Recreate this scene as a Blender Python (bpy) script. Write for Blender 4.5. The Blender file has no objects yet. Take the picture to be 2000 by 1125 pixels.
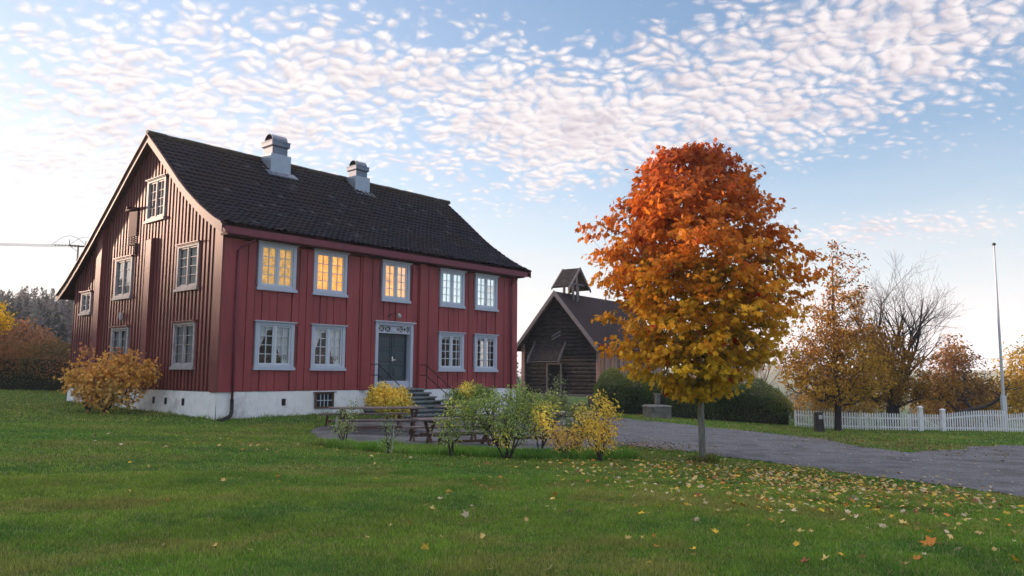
import bpy, bmesh, math, random
import numpy as np
from mathutils import Vector, Matrix
SKY_STRENGTH=.1
SKY_GAIN=(.95,1.0,1.08)
PALE_FAR=(1.88,2.15,2.40); PALE_NEAR=(2.42,2.35,2.32)
CLOUD_FAR=(2.16,2.06,2.16); CLOUD_NEAR=(2.72,2.58,2.56)
CLOUD_PATCHES=[(-31,15,18,9,.60),(-20,20,14,7,.14),(-9,22,17,7,.40),(31,24,20,8.5,.62),(20,20,18,6,.08),(14,17,13,6,.38),(1,16,9,6,.38),(27,9.6,14,1.9,.46),(0,6.5,16,3,-.3),(20,12.4,15,1.1,-.35),(4,28,5,3.5,-.36),(-31,28,8,1.6,-.2)]
N_NEAR, N_MID, N_FAR = 560000, 300000, 130000
HAZE = .00045
R = math.radians
rng = np.random.default_rng(7)
random.seed(7)
S = bpy.context.scene
COL = S.collection

# ------------------------------------------------------------ camera
cd = bpy.data.cameras.new('camera'); cam = bpy.data.objects.new('camera', cd); COL.objects.link(cam)
cd.sensor_width = 36; cd.lens = 1528.6 / 2000 * 36; cd.clip_start = .1; cd.clip_end = 12000
cam.matrix_world = Matrix.Translation((0, 0, 1.6)) @ Matrix.Rotation(R(90 + 6.247), 4, 'X') @ Matrix.Rotation(R(.369), 4, 'Z')
S.camera = cam
S.view_settings.view_transform = 'Standard'; S.view_settings.look = 'None'
S.view_settings.gamma = 1; S.view_settings.exposure = 1.9
S.cycles.use_denoising = True
S.cycles.max_bounces = 6; S.cycles.volume_bounces = 1; S.cycles.transparent_max_bounces = 12
S.cycles.sample_clamp_indirect = 4

# ------------------------------------------------------------ sun and sky
SUN_AZ, SUN_EL = -60.0, 5.0      # degrees clockwise from +Y, degrees above the horizon
sd = Vector((math.sin(R(SUN_AZ)) * math.cos(R(SUN_EL)), math.cos(R(SUN_AZ)) * math.cos(R(SUN_EL)), math.sin(R(SUN_EL))))
sl = bpy.data.lights.new('sun', 'SUN'); sl.energy = 6.0; sl.angle = R(2.2); sl.color = (1, .70, .52)
so = bpy.data.objects.new('sun', sl); COL.objects.link(so)
so.rotation_euler = sd.to_track_quat('Z', 'Y').to_euler()

class NT:
    """tiny helper to write node trees as expressions"""
    def __init__(s, nt): s.nt = nt
    def n(s, t, **k):
        nd = s.nt.nodes.new(t)
        for a, b in k.items(): setattr(nd, a, b)
        return nd
    def put(s, sock, v):
        if isinstance(v, bpy.types.NodeSocket): s.nt.links.new(v, sock)
        elif v is not None:
            if hasattr(sock.default_value, '__len__') and not hasattr(v, '__len__'): v = (v,) * len(sock.default_value)
            if hasattr(v, '__len__') and len(v) == 3 and len(sock.default_value) == 4: v = (*v, 1)
            sock.default_value = v
    def m(s, op, a, b=None, c=None, clamp=False):
        nd = s.n('ShaderNodeMath', operation=op, use_clamp=clamp)
        for i, v in enumerate((a, b, c)):
            if v is not None: s.put(nd.inputs[i], v)
        return nd.outputs[0]
    def v(s, op, a, b=None, sc=None):
        nd = s.n('ShaderNodeVectorMath', operation=op); s.put(nd.inputs[0], a)
        if b is not None: s.put(nd.inputs[1], b)
        if sc is not None: s.put(nd.inputs[3], sc)
        return nd.outputs['Value' if op in ('DOT_PRODUCT', 'LENGTH', 'DISTANCE') else 'Vector']
    def mix(s, f, a, b, mode='MIX'):
        nd = s.n('ShaderNodeMix', data_type='RGBA', blend_type=mode)
        s.put(nd.inputs[0], f); s.put(nd.inputs[6], a); s.put(nd.inputs[7], b)
        return nd.outputs[2]
    def noise(s, vec, scale, det=4, rough=.55, dist=0, dim='3D'):
        nd = s.n('ShaderNodeTexNoise', noise_dimensions=dim)
        s.put(nd.inputs['Vector'], vec); nd.inputs['Scale'].default_value = scale
        nd.inputs['Detail'].default_value = det; nd.inputs['Roughness'].default_value = rough
        nd.inputs['Distortion'].default_value = dist
        return nd.outputs[0]
    def ss(s, a, b, x):
        nd = s.n('ShaderNodeMapRange', interpolation_type='SMOOTHSTEP')
        s.put(nd.inputs[0], x); s.put(nd.inputs[1], a); s.put(nd.inputs[2], b)
        return nd.outputs[0]
    def mr(s, x, a, b, c, d):
        nd = s.n('ShaderNodeMapRange')
        for i, q in enumerate((x, a, b, c, d)): s.put(nd.inputs[i], q)
        return nd.outputs[0]
    def xyz(s, v):
        nd = s.n('ShaderNodeSeparateXYZ'); s.put(nd.inputs[0], v); return nd.outputs
    def vec(s, x, y, z):
        nd = s.n('ShaderNodeCombineXYZ')
        for i, q in enumerate((x, y, z)): s.put(nd.inputs[i], q)
        return nd.outputs[0]

W = bpy.data.worlds.new('World'); S.world = W; W.use_nodes = True
W.cycles.sampling_method = 'MANUAL'; W.cycles.sample_map_resolution = 512
W.node_tree.nodes.clear(); T = NT(W.node_tree)
sky = T.n('ShaderNodeTexSky', sky_type='NISHITA'); sky.sun_disc = False
sky.sun_elevation = R(SUN_EL); sky.sun_rotation = R(SUN_AZ); sky.altitude = 200
sky.air_density = 1.0; sky.dust_density = .6; sky.ozone_density = 2.2
dirv = T.n('ShaderNodeTexCoord').outputs['Generated']
dv = T.v('NORMALIZE', dirv); X, Y, Z = T.xyz(dv)
zc = T.m('MAXIMUM', Z, .02)
den = T.m('ADD', zc, .38)                       # a cloud deck that curves down at the horizon
P = T.vec(T.m('DIVIDE', X, den), T.m('DIVIDE', Y, den), 0)
def blob(px, py, sx, sy=None):                   # a patch of sky round one bearing and height (degrees)
    az, el = R(px), R(py)
    a = T.m('ARCTAN2', X, Y); e = T.m('ARCSINE', Z)
    da = T.m('DIVIDE', T.m('SUBTRACT', a, az), R(sx)); de = T.m('DIVIDE', T.m('SUBTRACT', e, el), R(sy or sx))
    return T.m('EXPONENT', T.m('MULTIPLY', T.m('ADD', T.m('MULTIPLY', da, da), T.m('MULTIPLY', de, de)), -1))
cov = None
for (a, e, sx, sy, w) in CLOUD_PATCHES:
    b = T.m('MULTIPLY', blob(a, e, sx, sy), w); cov = b if cov is None else T.m('ADD', cov, b)
cov = T.m('ADD', cov, T.m('MULTIPLY', T.ss(.50, .75, Z), .75))     # unseen clouds added overhead to brighten the lawn
warp = T.v('ADD', P, T.v('SCALE', T.v('SUBTRACT', T.n('ShaderNodeTexNoise').outputs[1], (.5, .5, .5)), sc=0))
nw = T.n('ShaderNodeTexNoise'); T.put(nw.inputs['Vector'], P); nw.inputs['Scale'].default_value = 11; nw.inputs['Detail'].default_value = 3
Pw = T.v('ADD', P, T.v('SCALE', T.v('SUBTRACT', nw.outputs[1], (.5, .5, .5)), sc=.07))
rot = T.n('ShaderNodeMapping'); T.put(rot.inputs[0], Pw); rot.inputs['Rotation'].default_value = (0, 0, R(32)); rot.inputs['Scale'].default_value = (1.0, 1.35, 1)
Pr = rot.outputs[0]
def puffs(vec):
    vo = T.n('ShaderNodeTexVoronoi', feature='F1'); T.put(vo.inputs['Vector'], vec); vo.inputs['Scale'].default_value = 40
    vo.inputs['Randomness'].default_value = .95
    cell = T.m('SUBTRACT', 1, T.m('MULTIPLY', vo.outputs['Distance'], 1.15))
    return T.m('ADD', T.m('MULTIPLY', cell, .46), T.m('ADD', T.m('MULTIPLY', T.noise(vec, 46, 6, .62), .56), T.m('MULTIPLY', T.noise(vec, 5, 5), .55)))
pu = puffs(Pr)
pu2 = puffs(T.v('ADD', Pr, (.011, -.006, 0)))
lit = T.m('MULTIPLY', T.m('SUBTRACT', pu, pu2), .9)     # sides of the puffs turned to the low sun
den_ = T.m('SUBTRACT', T.m('ADD', pu, cov), 1.23)
alpha = T.m('POWER', T.ss(-.09, .28, den_), 1.0)
# thin high veil near the horizon
veil = T.m('MULTIPLY', T.ss(.32, .0, Z), T.ss(.35, .75, T.noise(T.vec(T.m('MULTIPLY', X, 2.2), T.m('MULTIPLY', Y, 2.2), T.m('MULTIPLY', Z, 15)), 2.2, 5)))
sunv = T.v('DOT_PRODUCT', dv, tuple(sd)); near = T.ss(.15, .98, sunv)
skyc = T.mix(1, sky.outputs[0], SKY_GAIN, 'MULTIPLY')
# low sky pales through the damp evening air
pale = T.m('MULTIPLY', T.ss(.30, 0.0, Z), .95)
skyc = T.mix(pale, skyc, T.mix(near, PALE_FAR, PALE_NEAR))
glow = T.m('MULTIPLY', T.ss(.25, 1.0, sunv), T.ss(.75, .05, Z))
skyc = T.mix(T.m('MULTIPLY', glow, .6), skyc, PALE_NEAR)
cc = T.mix(near, CLOUD_FAR, CLOUD_NEAR)
thick = T.ss(.22, .75, den_)
shade = T.m('ADD', T.m('SUBTRACT', 1.0, T.m('MULTIPLY', thick, .22)), lit)
shade = T.m('MULTIPLY', shade, T.mr(T.noise(Pr, 7, 4), .35, .7, .86, 1.08))
shade = T.m('MINIMUM', T.m('MAXIMUM', shade, .62), 1.16)
cc = T.mix(1, cc, T.vec(shade, T.m('POWER', shade, 1.02), T.m('POWER', shade, .8)), 'MULTIPLY')
over = T.m('ADD', 1, T.m('MULTIPLY', T.ss(.50, .85, Z), 1.3))  # unseen overhead clouds made brighter to lift the ground light
cc = T.mix(1, cc, T.vec(over, over, over), 'MULTIPLY')
skyc = T.mix(T.m('MULTIPLY', veil, .5), skyc, CLOUD_FAR)
skyc = T.mix(T.m('MULTIPLY', alpha, T.ss(.015, .09, Z)), skyc, cc)
bg = T.n('ShaderNodeBackground'); T.put(bg.inputs[0], skyc); bg.inputs[1].default_value = SKY_STRENGTH
wo = T.n('ShaderNodeOutputWorld'); T.nt.links.new(bg.outputs[0], wo.inputs[0])

# ------------------------------------------------------------ helpers
def tag(o, label=None, cat=None, group=None, kind=None):
    if label: o['label'] = label
    if cat: o['category'] = cat
    if group: o['group'] = group
    if kind: o['kind'] = kind
    return o
def world_origin(o):
    v = np.zeros(3)
    while o is not None: v += np.array(o.location); o = o.parent
    return v
def link(o, parent=None):
    COL.objects.link(o)
    if parent is not None: o.parent = parent
    return o
def thing(name, loc, label, cat, group=None):
    e = bpy.data.objects.new(name, None); e.location = loc; e.empty_display_size = .2
    link(e); return tag(e, label, cat, group)
def np_mesh(name, V, F, m, parent=None, cols=None, loc=None, smooth=False):
    """V (n,3) world coordinates, F (k, c) or list of such arrays, cols (n,3) point colours"""
    V = np.asarray(V, np.float64)
    base = np.array(loc, float) if loc is not None else (world_origin(parent) if parent is not None else np.zeros(3))
    if parent is not None and loc is None: off = base
    else: off = base
    me = bpy.data.meshes.new(name)
    Fs = F if isinstance(F, list) else [F]
    Fs = [np.asarray(f, np.int64) for f in Fs if len(f)]
    me.vertices.add(len(V)); me.vertices.foreach_set('co', (V - off).astype(np.float32).ravel())
    li = np.concatenate([f.ravel() for f in Fs]); cnt = np.concatenate([np.full(len(f), f.shape[1]) for f in Fs])
    st = np.concatenate([[0], np.cumsum(cnt)[:-1]])
    me.loops.add(len(li)); me.loops.foreach_set('vertex_index', li.astype(np.int32))
    me.polygons.add(len(cnt)); me.polygons.foreach_set('loop_start', st.astype(np.int32)); me.polygons.foreach_set('loop_total', cnt.astype(np.int32))
    if smooth: me.polygons.foreach_set('use_smooth', np.ones(len(cnt), bool))
    me.update(calc_edges=True)
    if cols is not None:
        a = me.color_attributes.new('Col', 'FLOAT_COLOR', 'POINT')
        c4 = np.ones((len(V), 4), np.float32); c4[:, :3] = cols; a.data.foreach_set('color', c4.ravel())
    me.materials.append(m)
    o = bpy.data.objects.new(name, me)
    if loc is not None: o.location = loc
    return link(o, parent)
class MB:
    """collects boxes, bars and tubes given in world (or mapped) coordinates; build() links them as one mesh"""
    def __init__(s, fn=None): s.v = []; s.f = []; s.fn = fn; s.c = []; s.col = (1, 1, 1)
    def add(s, vs, fs):
        b = len(s.v)
        for p in vs: s.v.append(tuple(s.fn(*p)) if s.fn else tuple(p)); s.c.append(s.col)
        for f in fs: s.f.append(tuple(b + i for i in f))
    def box(s, x0, x1, y0, y1, z0, z1):
        s.add([(x, y, z) for z in (z0, z1) for y in (y0, y1) for x in (x0, x1)],
              [(0, 2, 3, 1), (4, 5, 7, 6), (0, 1, 5, 4), (2, 6, 7, 3), (0, 4, 6, 2), (1, 3, 7, 5)])
    def hexa(s, p): s.add(p, [(0, 3, 2, 1), (4, 5, 6, 7), (0, 1, 5, 4), (1, 2, 6, 5), (2, 3, 7, 6), (3, 0, 4, 7)])
    def bar(s, a, b, w, h, up=(0, 0, 1)):
        a, b = Vector(a), Vector(b); d = (b - a).normalized(); sd_ = d.cross(Vector(up))
        if sd_.length < 1e-4: sd_ = d.cross(Vector((1, 0, 0)))
        sd_.normalize(); u = sd_.cross(d)
        c = []
        for q in (a, b):
            for i, j in ((-1, -1), (1, -1), (1, 1), (-1, 1)): c.append(tuple(q + sd_ * (i * w / 2) + u * (j * h / 2)))
        s.hexa(c)
    def tube(s, pts, rad, n=8, caps=True):
        pts = [Vector(p) for p in pts]; k = len(pts); rad = rad if hasattr(rad, '__len__') else [rad] * k
        vs = []; fs = []
        for i, p in enumerate(pts):
            d = (pts[min(i + 1, k - 1)] - pts[max(i - 1, 0)]).normalized()
            r = Vector((0, 0, 1)) if abs(d.z) < .9 else Vector((1, 0, 0)); a = d.cross(r).normalized(); b = d.cross(a)
            for j in range(n):
                t = 2 * math.pi * j / n; vs.append(tuple(p + (a * math.cos(t) + b * math.sin(t)) * rad[i]))
        for i in range(k - 1):
            for j in range(n): fs.append((i * n + j, i * n + (j + 1) % n, (i + 1) * n + (j + 1) % n, (i + 1) * n + j))
        if caps: fs.append(tuple(range(n))[::-1]); fs.append(tuple((k - 1) * n + j for j in range(n)))
        s.add(vs, fs)
    def lathe(s, c, prof, n=16):
        vs = []; fs = []; k = len(prof)
        for r, z in prof:
            for j in range(n): t = 2 * math.pi * j / n; vs.append((c[0] + r * math.cos(t), c[1] + r * math.sin(t), c[2] + z))
        for i in range(k - 1):
            for j in range(n): fs.append((i * n + j, i * n + (j + 1) % n, (i + 1) * n + (j + 1) % n, (i + 1) * n + j))
        fs.append(tuple(range(n))[::-1]); fs.append(tuple((k - 1) * n + j for j in range(n))); s.add(vs, fs)
    def build(s, name, m, parent=None, bevel=0, smooth=False, loc=None, cols=False):
        me = bpy.data.meshes.new(name)
        off = Vector(loc) if loc is not None else Vector(world_origin(parent)) if parent is not None else Vector((0, 0, 0))
        me.from_pydata([tuple(Vector(v) - off) for v in s.v], [], s.f)
        bm = bmesh.new(); bm.from_mesh(me); bmesh.ops.recalc_face_normals(bm, faces=bm.faces); bm.to_mesh(me); bm.free()
        if cols:
            a = me.color_attributes.new('Col', 'FLOAT_COLOR', 'POINT')
            c4 = np.ones((len(s.v), 4), np.float32); c4[:, :3] = s.c; a.data.foreach_set('color', c4.ravel())
        if smooth: me.polygons.foreach_set('use_smooth', np.ones(len(me.polygons), bool))
        me.materials.append(m); o = bpy.data.objects.new(name, me)
        if loc is not None: o.location = loc
        if bevel:
            b = o.modifiers.new('bevel', 'BEVEL'); b.width = bevel; b.segments = 2; b.limit_method = 'ANGLE'
        return link(o, parent)

# ------------------------------------------------------------ materials
def mat(name, col, rough=.8, var=.15, scale=3, bump=0, bscale=20, spec=.3, metal=0, attr=False, stretch=None, col2=None, transl=0, detail=6, c2range=(.45, .7)):
    m = bpy.data.materials.new(name); m.use_nodes = True; nt = m.node_tree; nt.nodes.clear(); t = NT(nt)
    p = t.n('ShaderNodeBsdfPrincipled'); out = t.n('ShaderNodeOutputMaterial')
    pos = t.n('ShaderNodeNewGeometry').outputs['Position']
    if stretch: pos = t.v('MULTIPLY', pos, stretch)
    nz = t.noise(pos, scale, detail, .6)
    base = col if not attr else t.n('ShaderNodeVertexColor', layer_name='Col').outputs[0]
    if col2 is not None: base = t.mix(t.ss(c2range[0], c2range[1], t.noise(pos, scale * .37, 5, .65)), base, col2)
    if var: 
        f = t.mr(nz, .25, .75, 1 - var, 1 + var); base = t.mix(1, base, t.vec(f, f, f), 'MULTIPLY')
    t.put(p.inputs['Base Color'], base); p.inputs['Roughness'].default_value = rough
    p.inputs['Specular IOR Level'].default_value = spec; p.inputs['Metallic'].default_value = metal
    if bump:
        b = t.n('ShaderNodeBump'); b.inputs['Strength'].default_value = min(1, bump * 10); b.inputs['Distance'].default_value = bump
        t.put(b.inputs['Height'], t.noise(pos, bscale, 5, .6)); nt.links.new(b.outputs[0], p.inputs['Normal'])
    sh = p.outputs[0]
    if transl:
        tr = t.n('ShaderNodeBsdfTranslucent'); t.put(tr.inputs[0], base)
        mx = t.n('ShaderNodeMixShader'); mx.inputs[0].default_value = transl; nt.links.new(sh, mx.inputs[1]); nt.links.new(tr.outputs[0], mx.inputs[2]); sh = mx.outputs[0]
    nt.links.new(sh, out.inputs[0]); return m
def glass_mat(name, tint=(.93, .95, .95), refl=.14):
    m = bpy.data.materials.new(name); m.use_nodes = True; nt = m.node_tree; nt.nodes.clear(); t = NT(nt)
    tr = t.n('ShaderNodeBsdfTransparent'); t.put(tr.inputs[0], tint); gl = t.n('ShaderNodeBsdfGlossy'); gl.inputs['Roughness'].default_value = .03
    b = t.n('ShaderNodeBump'); b.inputs['Strength'].default_value = .25; b.inputs['Distance'].default_value = .01
    t.put(b.inputs['Height'], t.noise(t.n('ShaderNodeNewGeometry').outputs['Position'], 2.5, 2)); nt.links.new(b.outputs[0], gl.inputs['Normal'])
    lw = t.n('ShaderNodeFresnel'); lw.inputs[0].default_value = 1.52
    f = t.m('MULTIPLY', lw.outputs[0], .5, clamp=True)
    mx = t.n('ShaderNodeMixShader'); t.put(mx.inputs[0], f); nt.links.new(tr.outputs[0], mx.inputs[1]); nt.links.new(gl.outputs[0], mx.inputs[2])
    nt.links.new(mx.outputs[0], t.n('ShaderNodeOutputMaterial').inputs[0]); return m
def glow_mat(name, c1, c2, strength, scale, stretch=(1, 1, 1)):
    """a curtain with a mottled glow put into its colour as emission"""
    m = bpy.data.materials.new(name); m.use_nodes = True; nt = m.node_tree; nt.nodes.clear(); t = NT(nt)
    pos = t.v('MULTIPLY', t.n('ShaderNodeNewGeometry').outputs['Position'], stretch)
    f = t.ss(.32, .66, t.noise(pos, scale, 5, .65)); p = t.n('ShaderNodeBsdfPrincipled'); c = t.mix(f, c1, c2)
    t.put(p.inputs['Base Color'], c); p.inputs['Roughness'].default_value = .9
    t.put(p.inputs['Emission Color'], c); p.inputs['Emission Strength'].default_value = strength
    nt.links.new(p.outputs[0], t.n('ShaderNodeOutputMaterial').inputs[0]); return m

M = dict(
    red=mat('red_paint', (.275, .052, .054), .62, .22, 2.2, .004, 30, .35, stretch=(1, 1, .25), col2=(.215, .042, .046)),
    redg=mat('red_paint_gable', (.175, .042, .038), .6, .32, 3, .004, 30, .35, stretch=(1, 1, .2), col2=(.14, .034, .034)),  # gable copy of the red paint, toned for warm sun and deeper shadows
    trimred=mat('dark_red_trim', (.15, .025, .042), .55, .2, 3, .002, 30, .4),
    rake=mat('worn_red_bargeboard', (.060, .018, .022), .6, .35, 3, .004, 40, .35, col2=(.095, .038, .034)),
    soffit=mat('dark_red_soffit', (.06, .014, .018), .8, .2, 3),
    frame=mat('grey_blue_paint', (.42, .455, .54), .5, .08, 8, .001, 60, .4),
    frameg=mat('gable_grey_paint', (.34, .31, .33), .6, .25, 6, .001, 60, .3, col2=(.25, .21, .22)),  # gable copy of the frame paint, its warm-light tone put into the colour
    frame2=mat('pale_sash_paint', (.52, .56, .62), .5, .08, 8, 0, 60, .4),
    glass=glass_mat('window_glass'), 
    curtain=mat('white_curtain', (.92, .92, .93), .95, .06, 6, .01, 14, .1, stretch=(1, 1, .1), transl=.3),
    curtdim=mat('dimmed_gable_curtain', (.34, .34, .36), .95, .2, 6, .01, 14, .1, stretch=(1, 1, .1), transl=.1),  # white curtain darkened in colour against sun glare on the gable
    dark=mat('dark_interior', (.02, .02, .025), .9, .3, 2),
    lime=mat('whitewashed_plaster', (.74, .74, .74), .9, .10, 2.5, .02, 5, .2, col2=(.42, .40, .42), c2range=(.50, .74)),
    tile=mat('dark_clay_tile', (.020, .018, .027), .55, .6, 8, .004, 30, .45, col2=(.052, .034, .030), c2range=(.5, .62)),
    ridge=mat('mossy_ridge_tile', (.04, .032, .03), .8, .5, 5, .01, 20, .3, col2=(.06, .055, .025)),
    metal=mat('zinc_sheet', (.13, .155, .20), .45, .15, 3, 0, 20, .5, .5),
    metalw=mat('pale_zinc_sheet', (.29, .33, .39), .40, .10, 3, 0, 20, .5, .4),
    black=mat('black_plastic', (.012, .012, .014), .45, .1, 4), iron=mat('black_iron', (.015, .015, .016), .5, .1, 4),
    door=mat('blue_green_door_paint', (.022, .042, .055), .4, .12, 4, .001, 40, .5),
    slate=mat('grey_slate_step', (.17, .19, .20), .7, .35, 4, .015, 14, .3, col2=(.09, .11, .10)),
    slatedk=mat('rough_slate_riser', (.08, .09, .09), .85, .4, 8, .02, 20, .3),
    steel=mat('bright_steel', (.7, .7, .7), .25, .05, 4, metal=1), white=mat('white_paint', (.75, .75, .77), .5, .08, 6, .001, 60, .4, col2=(.62, .62, .62)),
    wood=mat('weathered_table_wood', (.16, .125, .12), .75, .35, 6, .004, 30, .3, stretch=(1, 1, 4), col2=(.10, .08, .08)),
    woodleg=mat('brown_table_leg_wood', (.12, .065, .050), .7, .3, 6, .004, 30, .3),
    log=mat('tarred_log', (.026, .023, .025), .85, .7, 9, .03, 12, .25, stretch=(1, 1, 5), col2=(.10, .085, .085), c2range=(.48, .72)),
    board=mat('grey_brown_board', (.30, .20, .17), .8, .45, 5, .005, 30, .25, stretch=(1, 1, .12), col2=(.42, .19, .10), c2range=(.46, .66)),
    chroof=mat('rust_brown_turf_shingle', (.032, .019, .021), .9, .4, 5, .02, 12, .2, col2=(.02, .018, .02)),
    greywood=mat('silver_grey_wood', (.15, .14, .15), .8, .35, 8, .004, 30, .25, stretch=(4, 4, 1)),
    stone=mat('grey_hewn_stone', (.14, .14, .13), .9, .35, 6, .02, 15, .2, col2=(.08, .09, .07)),
    darkstone=mat('dark_marker_stone', (.045, .035, .034), .85, .35, 8, .015, 18, .2),
    palestone=mat('pale_carved_stone', (.42, .41, .40), .9, .25, 8, .01, 20, .2),
    bark=mat('grey_brown_bark', (.10, .085, .072), .9, .45, 14, .01, 25, .15, stretch=(1, 1, .35)),
    barkpale=mat('smooth_grey_bark', (.23, .215, .18), .85, .35, 9, .006, 30, .15, stretch=(1, 1, .5), col2=(.13, .14, .10)),
    barkdk=mat('dark_twig_bark', (.045, .036, .034), .9, .3, 14),
    leaf=mat('autumn_leaf', (1, 1, 1), .5, .22, 9, attr=True, transl=.42, spec=.12),
    litter=mat('fallen_leaf_skin', (1, 1, 1), .7, .18, 60, attr=True, transl=.1, spec=.25),
    blade=mat('grass_blade', (1, 1, 1), .55, .15, 2, attr=True, transl=.35, spec=.25),
    needle=mat('far_wood_foliage', (1, 1, 1), .9, .2, .2, attr=True, transl=.15, spec=.1),
    pole=mat('pale_grey_pole_paint', (.52, .54, .57), .45, .06, 3),
    polewood=mat('grey_pole_wood', (.20, .19, .17), .8, .2, 3),
)

# ------------------------------------------------------------ the lie of the land
CP=np.array([(0,0,0),(-6,0,0),(6,0,-.02),(0,-12,.1),(-15,-12,.2),(15,-12,-.1),(-4,8,0),(4,8,-.06),(-12,10,.12),(-10,18,.1),(12,6,-.25),
(-9.7,26,.03),(-6.8,29.3,.08),(-4,32.4,-.05),(.2,37.2,-.3),(-19.3,34.5,.25),(-14,27,.1),(-27,46,.8),(-18,44,.6),(-34,34,.7),(-25,25,.45),(-20,16,.3),
(-2,21,-.33),(-4.5,23.5,-.22),(0,25,-.38),(-1,17,-.22),(2,17,-.28),(3.8,16.4,-.3),(3.5,22,-.42),(6,20,-.5),(8,16,-.46),(9,13,-.38),
(5.2,36,-.5),(7,38.7,-.55),(4.9,47,-.38),(0,50,-.3),(10,42,-.75),(15.4,38,-1.02),(20,38,-1.08),(25,38.5,-1.12),(12,28,-.72),(18,26,-.85),(30,30,-1.2),(18,46,-1.25),(26,48,-1.5),(35,44,-1.7),(12,52,-.8),(-10,55,.2),(-25,60,.9)],float)
def _phi(r2): return r2*np.log(r2+1e-9)*.5
def _solve():
    P=CP[:,:2]/10; n=len(P)
    K=_phi(((P[:,None]-P[None])**2).sum(-1))+np.eye(n)*.02
    Q=np.hstack([np.ones((n,1)),P]); A=np.zeros((n+3,n+3)); A[:n,:n]=K;A[:n,n:]=Q;A[n:,:n]=Q.T
    return np.linalg.solve(A,np.concatenate([CP[:,2],np.zeros(3)]))
_W=_solve()
def sm(a,b,x):
    t=np.clip((np.asarray(x,float)-a)/(b-a),0,1); return t*t*(3-2*t)
def H(x,y):
    x=np.asarray(x,float);y=np.asarray(y,float); sh=np.broadcast(x,y).shape
    X=np.broadcast_to(x,sh).ravel();Y=np.broadcast_to(y,sh).ravel()
    # clamp query into the surveyed region
    cx=np.clip(X,-34,34); cy=np.clip(Y,-12,58)
    P=np.stack([cx,cy],1)/10; Cc=CP[:,:2]/10
    z=np.empty(len(X))
    for i in range(0,len(X),40000):
        r2=((P[i:i+40000,None]-Cc[None])**2).sum(-1); z[i:i+40000]=_phi(r2)@_W[:-3]
    z=z+_W[-3]+P@_W[-2:]
    d=np.hypot(X,Y); az=np.arctan2(X,np.maximum(Y,1e-3))
    # far land: wooded hill to the left, valley falling away to the right
    hill=sm(110,330,d)*(20*sm(-.1,-.40,az))
    val=-sm(48,160,d)*14*sm(.1,.5,az)-sm(48,160,d)*1.0
    far=sm(500,1100,d)*26*sm(.0,.3,az)
    z=z+np.where(Y>0,hill+val+far,0)
    return z.reshape(sh)


def grid(xs, ys): 
    gx, gy = np.meshgrid(xs, ys); return gx, gy
def sheet(name, gx, gy, gz, m, mask=None, kind='structure', label=None, cat=None, cols=None):
    ny, nx = gx.shape; V = np.stack([gx.ravel(), gy.ravel(), gz.ravel()], 1)
    i = np.arange(ny * nx).reshape(ny, nx); F = np.stack([i[:-1, :-1], i[:-1, 1:], i[1:, 1:], i[1:, :-1]], -1).reshape(-1, 4)
    if mask is not None: F = F[mask[:-1, :-1].ravel()]
    o = np_mesh(name, V, F, m, cols=cols, smooth=True); return tag(o, label, cat, None, kind)
# areas on the ground (x, y outlines)
ROAD = np.array([(3.14, 22.46), (5.0, 20.9), (6.09, 18.9), (7.28, 16.2), (8.1, 14.4), (8.5, 12.8), (9.6, 9), (12, 3), (24, 2), (24, 20), (22, 29.5), (17.7, 29), (13.6, 25.2), (12.0, 24.0), (11.5, 25.4), (11.3, 28.5), (10.3, 31.9), (8.8, 34.0), (7.0, 36.0), (5.2, 37.8), (2.0, 39.6), (-1.5, 40.5), (-.2, 36.8), (-3.4, 32.6), (-3.9, 30.0), (-5.6, 27.2), (-6.0, 25.0), (-6.1, 23.2), (-4.74, 20.6), (-3.06, 20.0), (-1.23, 19.55), (.78, 19.5), (2.0, 20.3)])
FARGRASS = None
def in_poly(px, py, poly):
    ins = np.zeros(px.shape, bool); n = len(poly); j = n - 1
    for i in range(n):
        xi, yi = poly[i]; xj, yj = poly[j]
        c = ((yi > py) != (yj > py)) & (px < (xj - xi) * (py - yi) / (yj - yi + 1e-12) + xi); ins ^= c; j = i
    return ins
def d_poly(px, py, poly):
    d = np.full(px.shape, 1e9); n = len(poly)
    for i in range(n):
        a = poly[i]; b = poly[(i + 1) % n]; ab = b - a; t = np.clip(((px - a[0]) * ab[0] + (py - a[1]) * ab[1]) / (ab @ ab), 0, 1)
        d = np.minimum(d, np.hypot(px - a[0] - t * ab[0], py - a[1] - t * ab[1]))
    return np.where(in_poly(px, py, poly), -d, d)      # negative inside
def vnoise(x, y, seed=0):
    """cheap smooth noise 0..1 from summed sines"""
    r = np.random.default_rng(seed); s = np.zeros_like(x, dtype=float)
    for k in range(9):
        a = r.uniform(0, 2 * np.pi); f = r.uniform(.5, 1.6); s += np.sin((x * np.cos(a) + y * np.sin(a)) * f + r.uniform(0, 6.28))
    return np.clip(.5 + s / 9 * 1.1, 0, 1)

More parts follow.
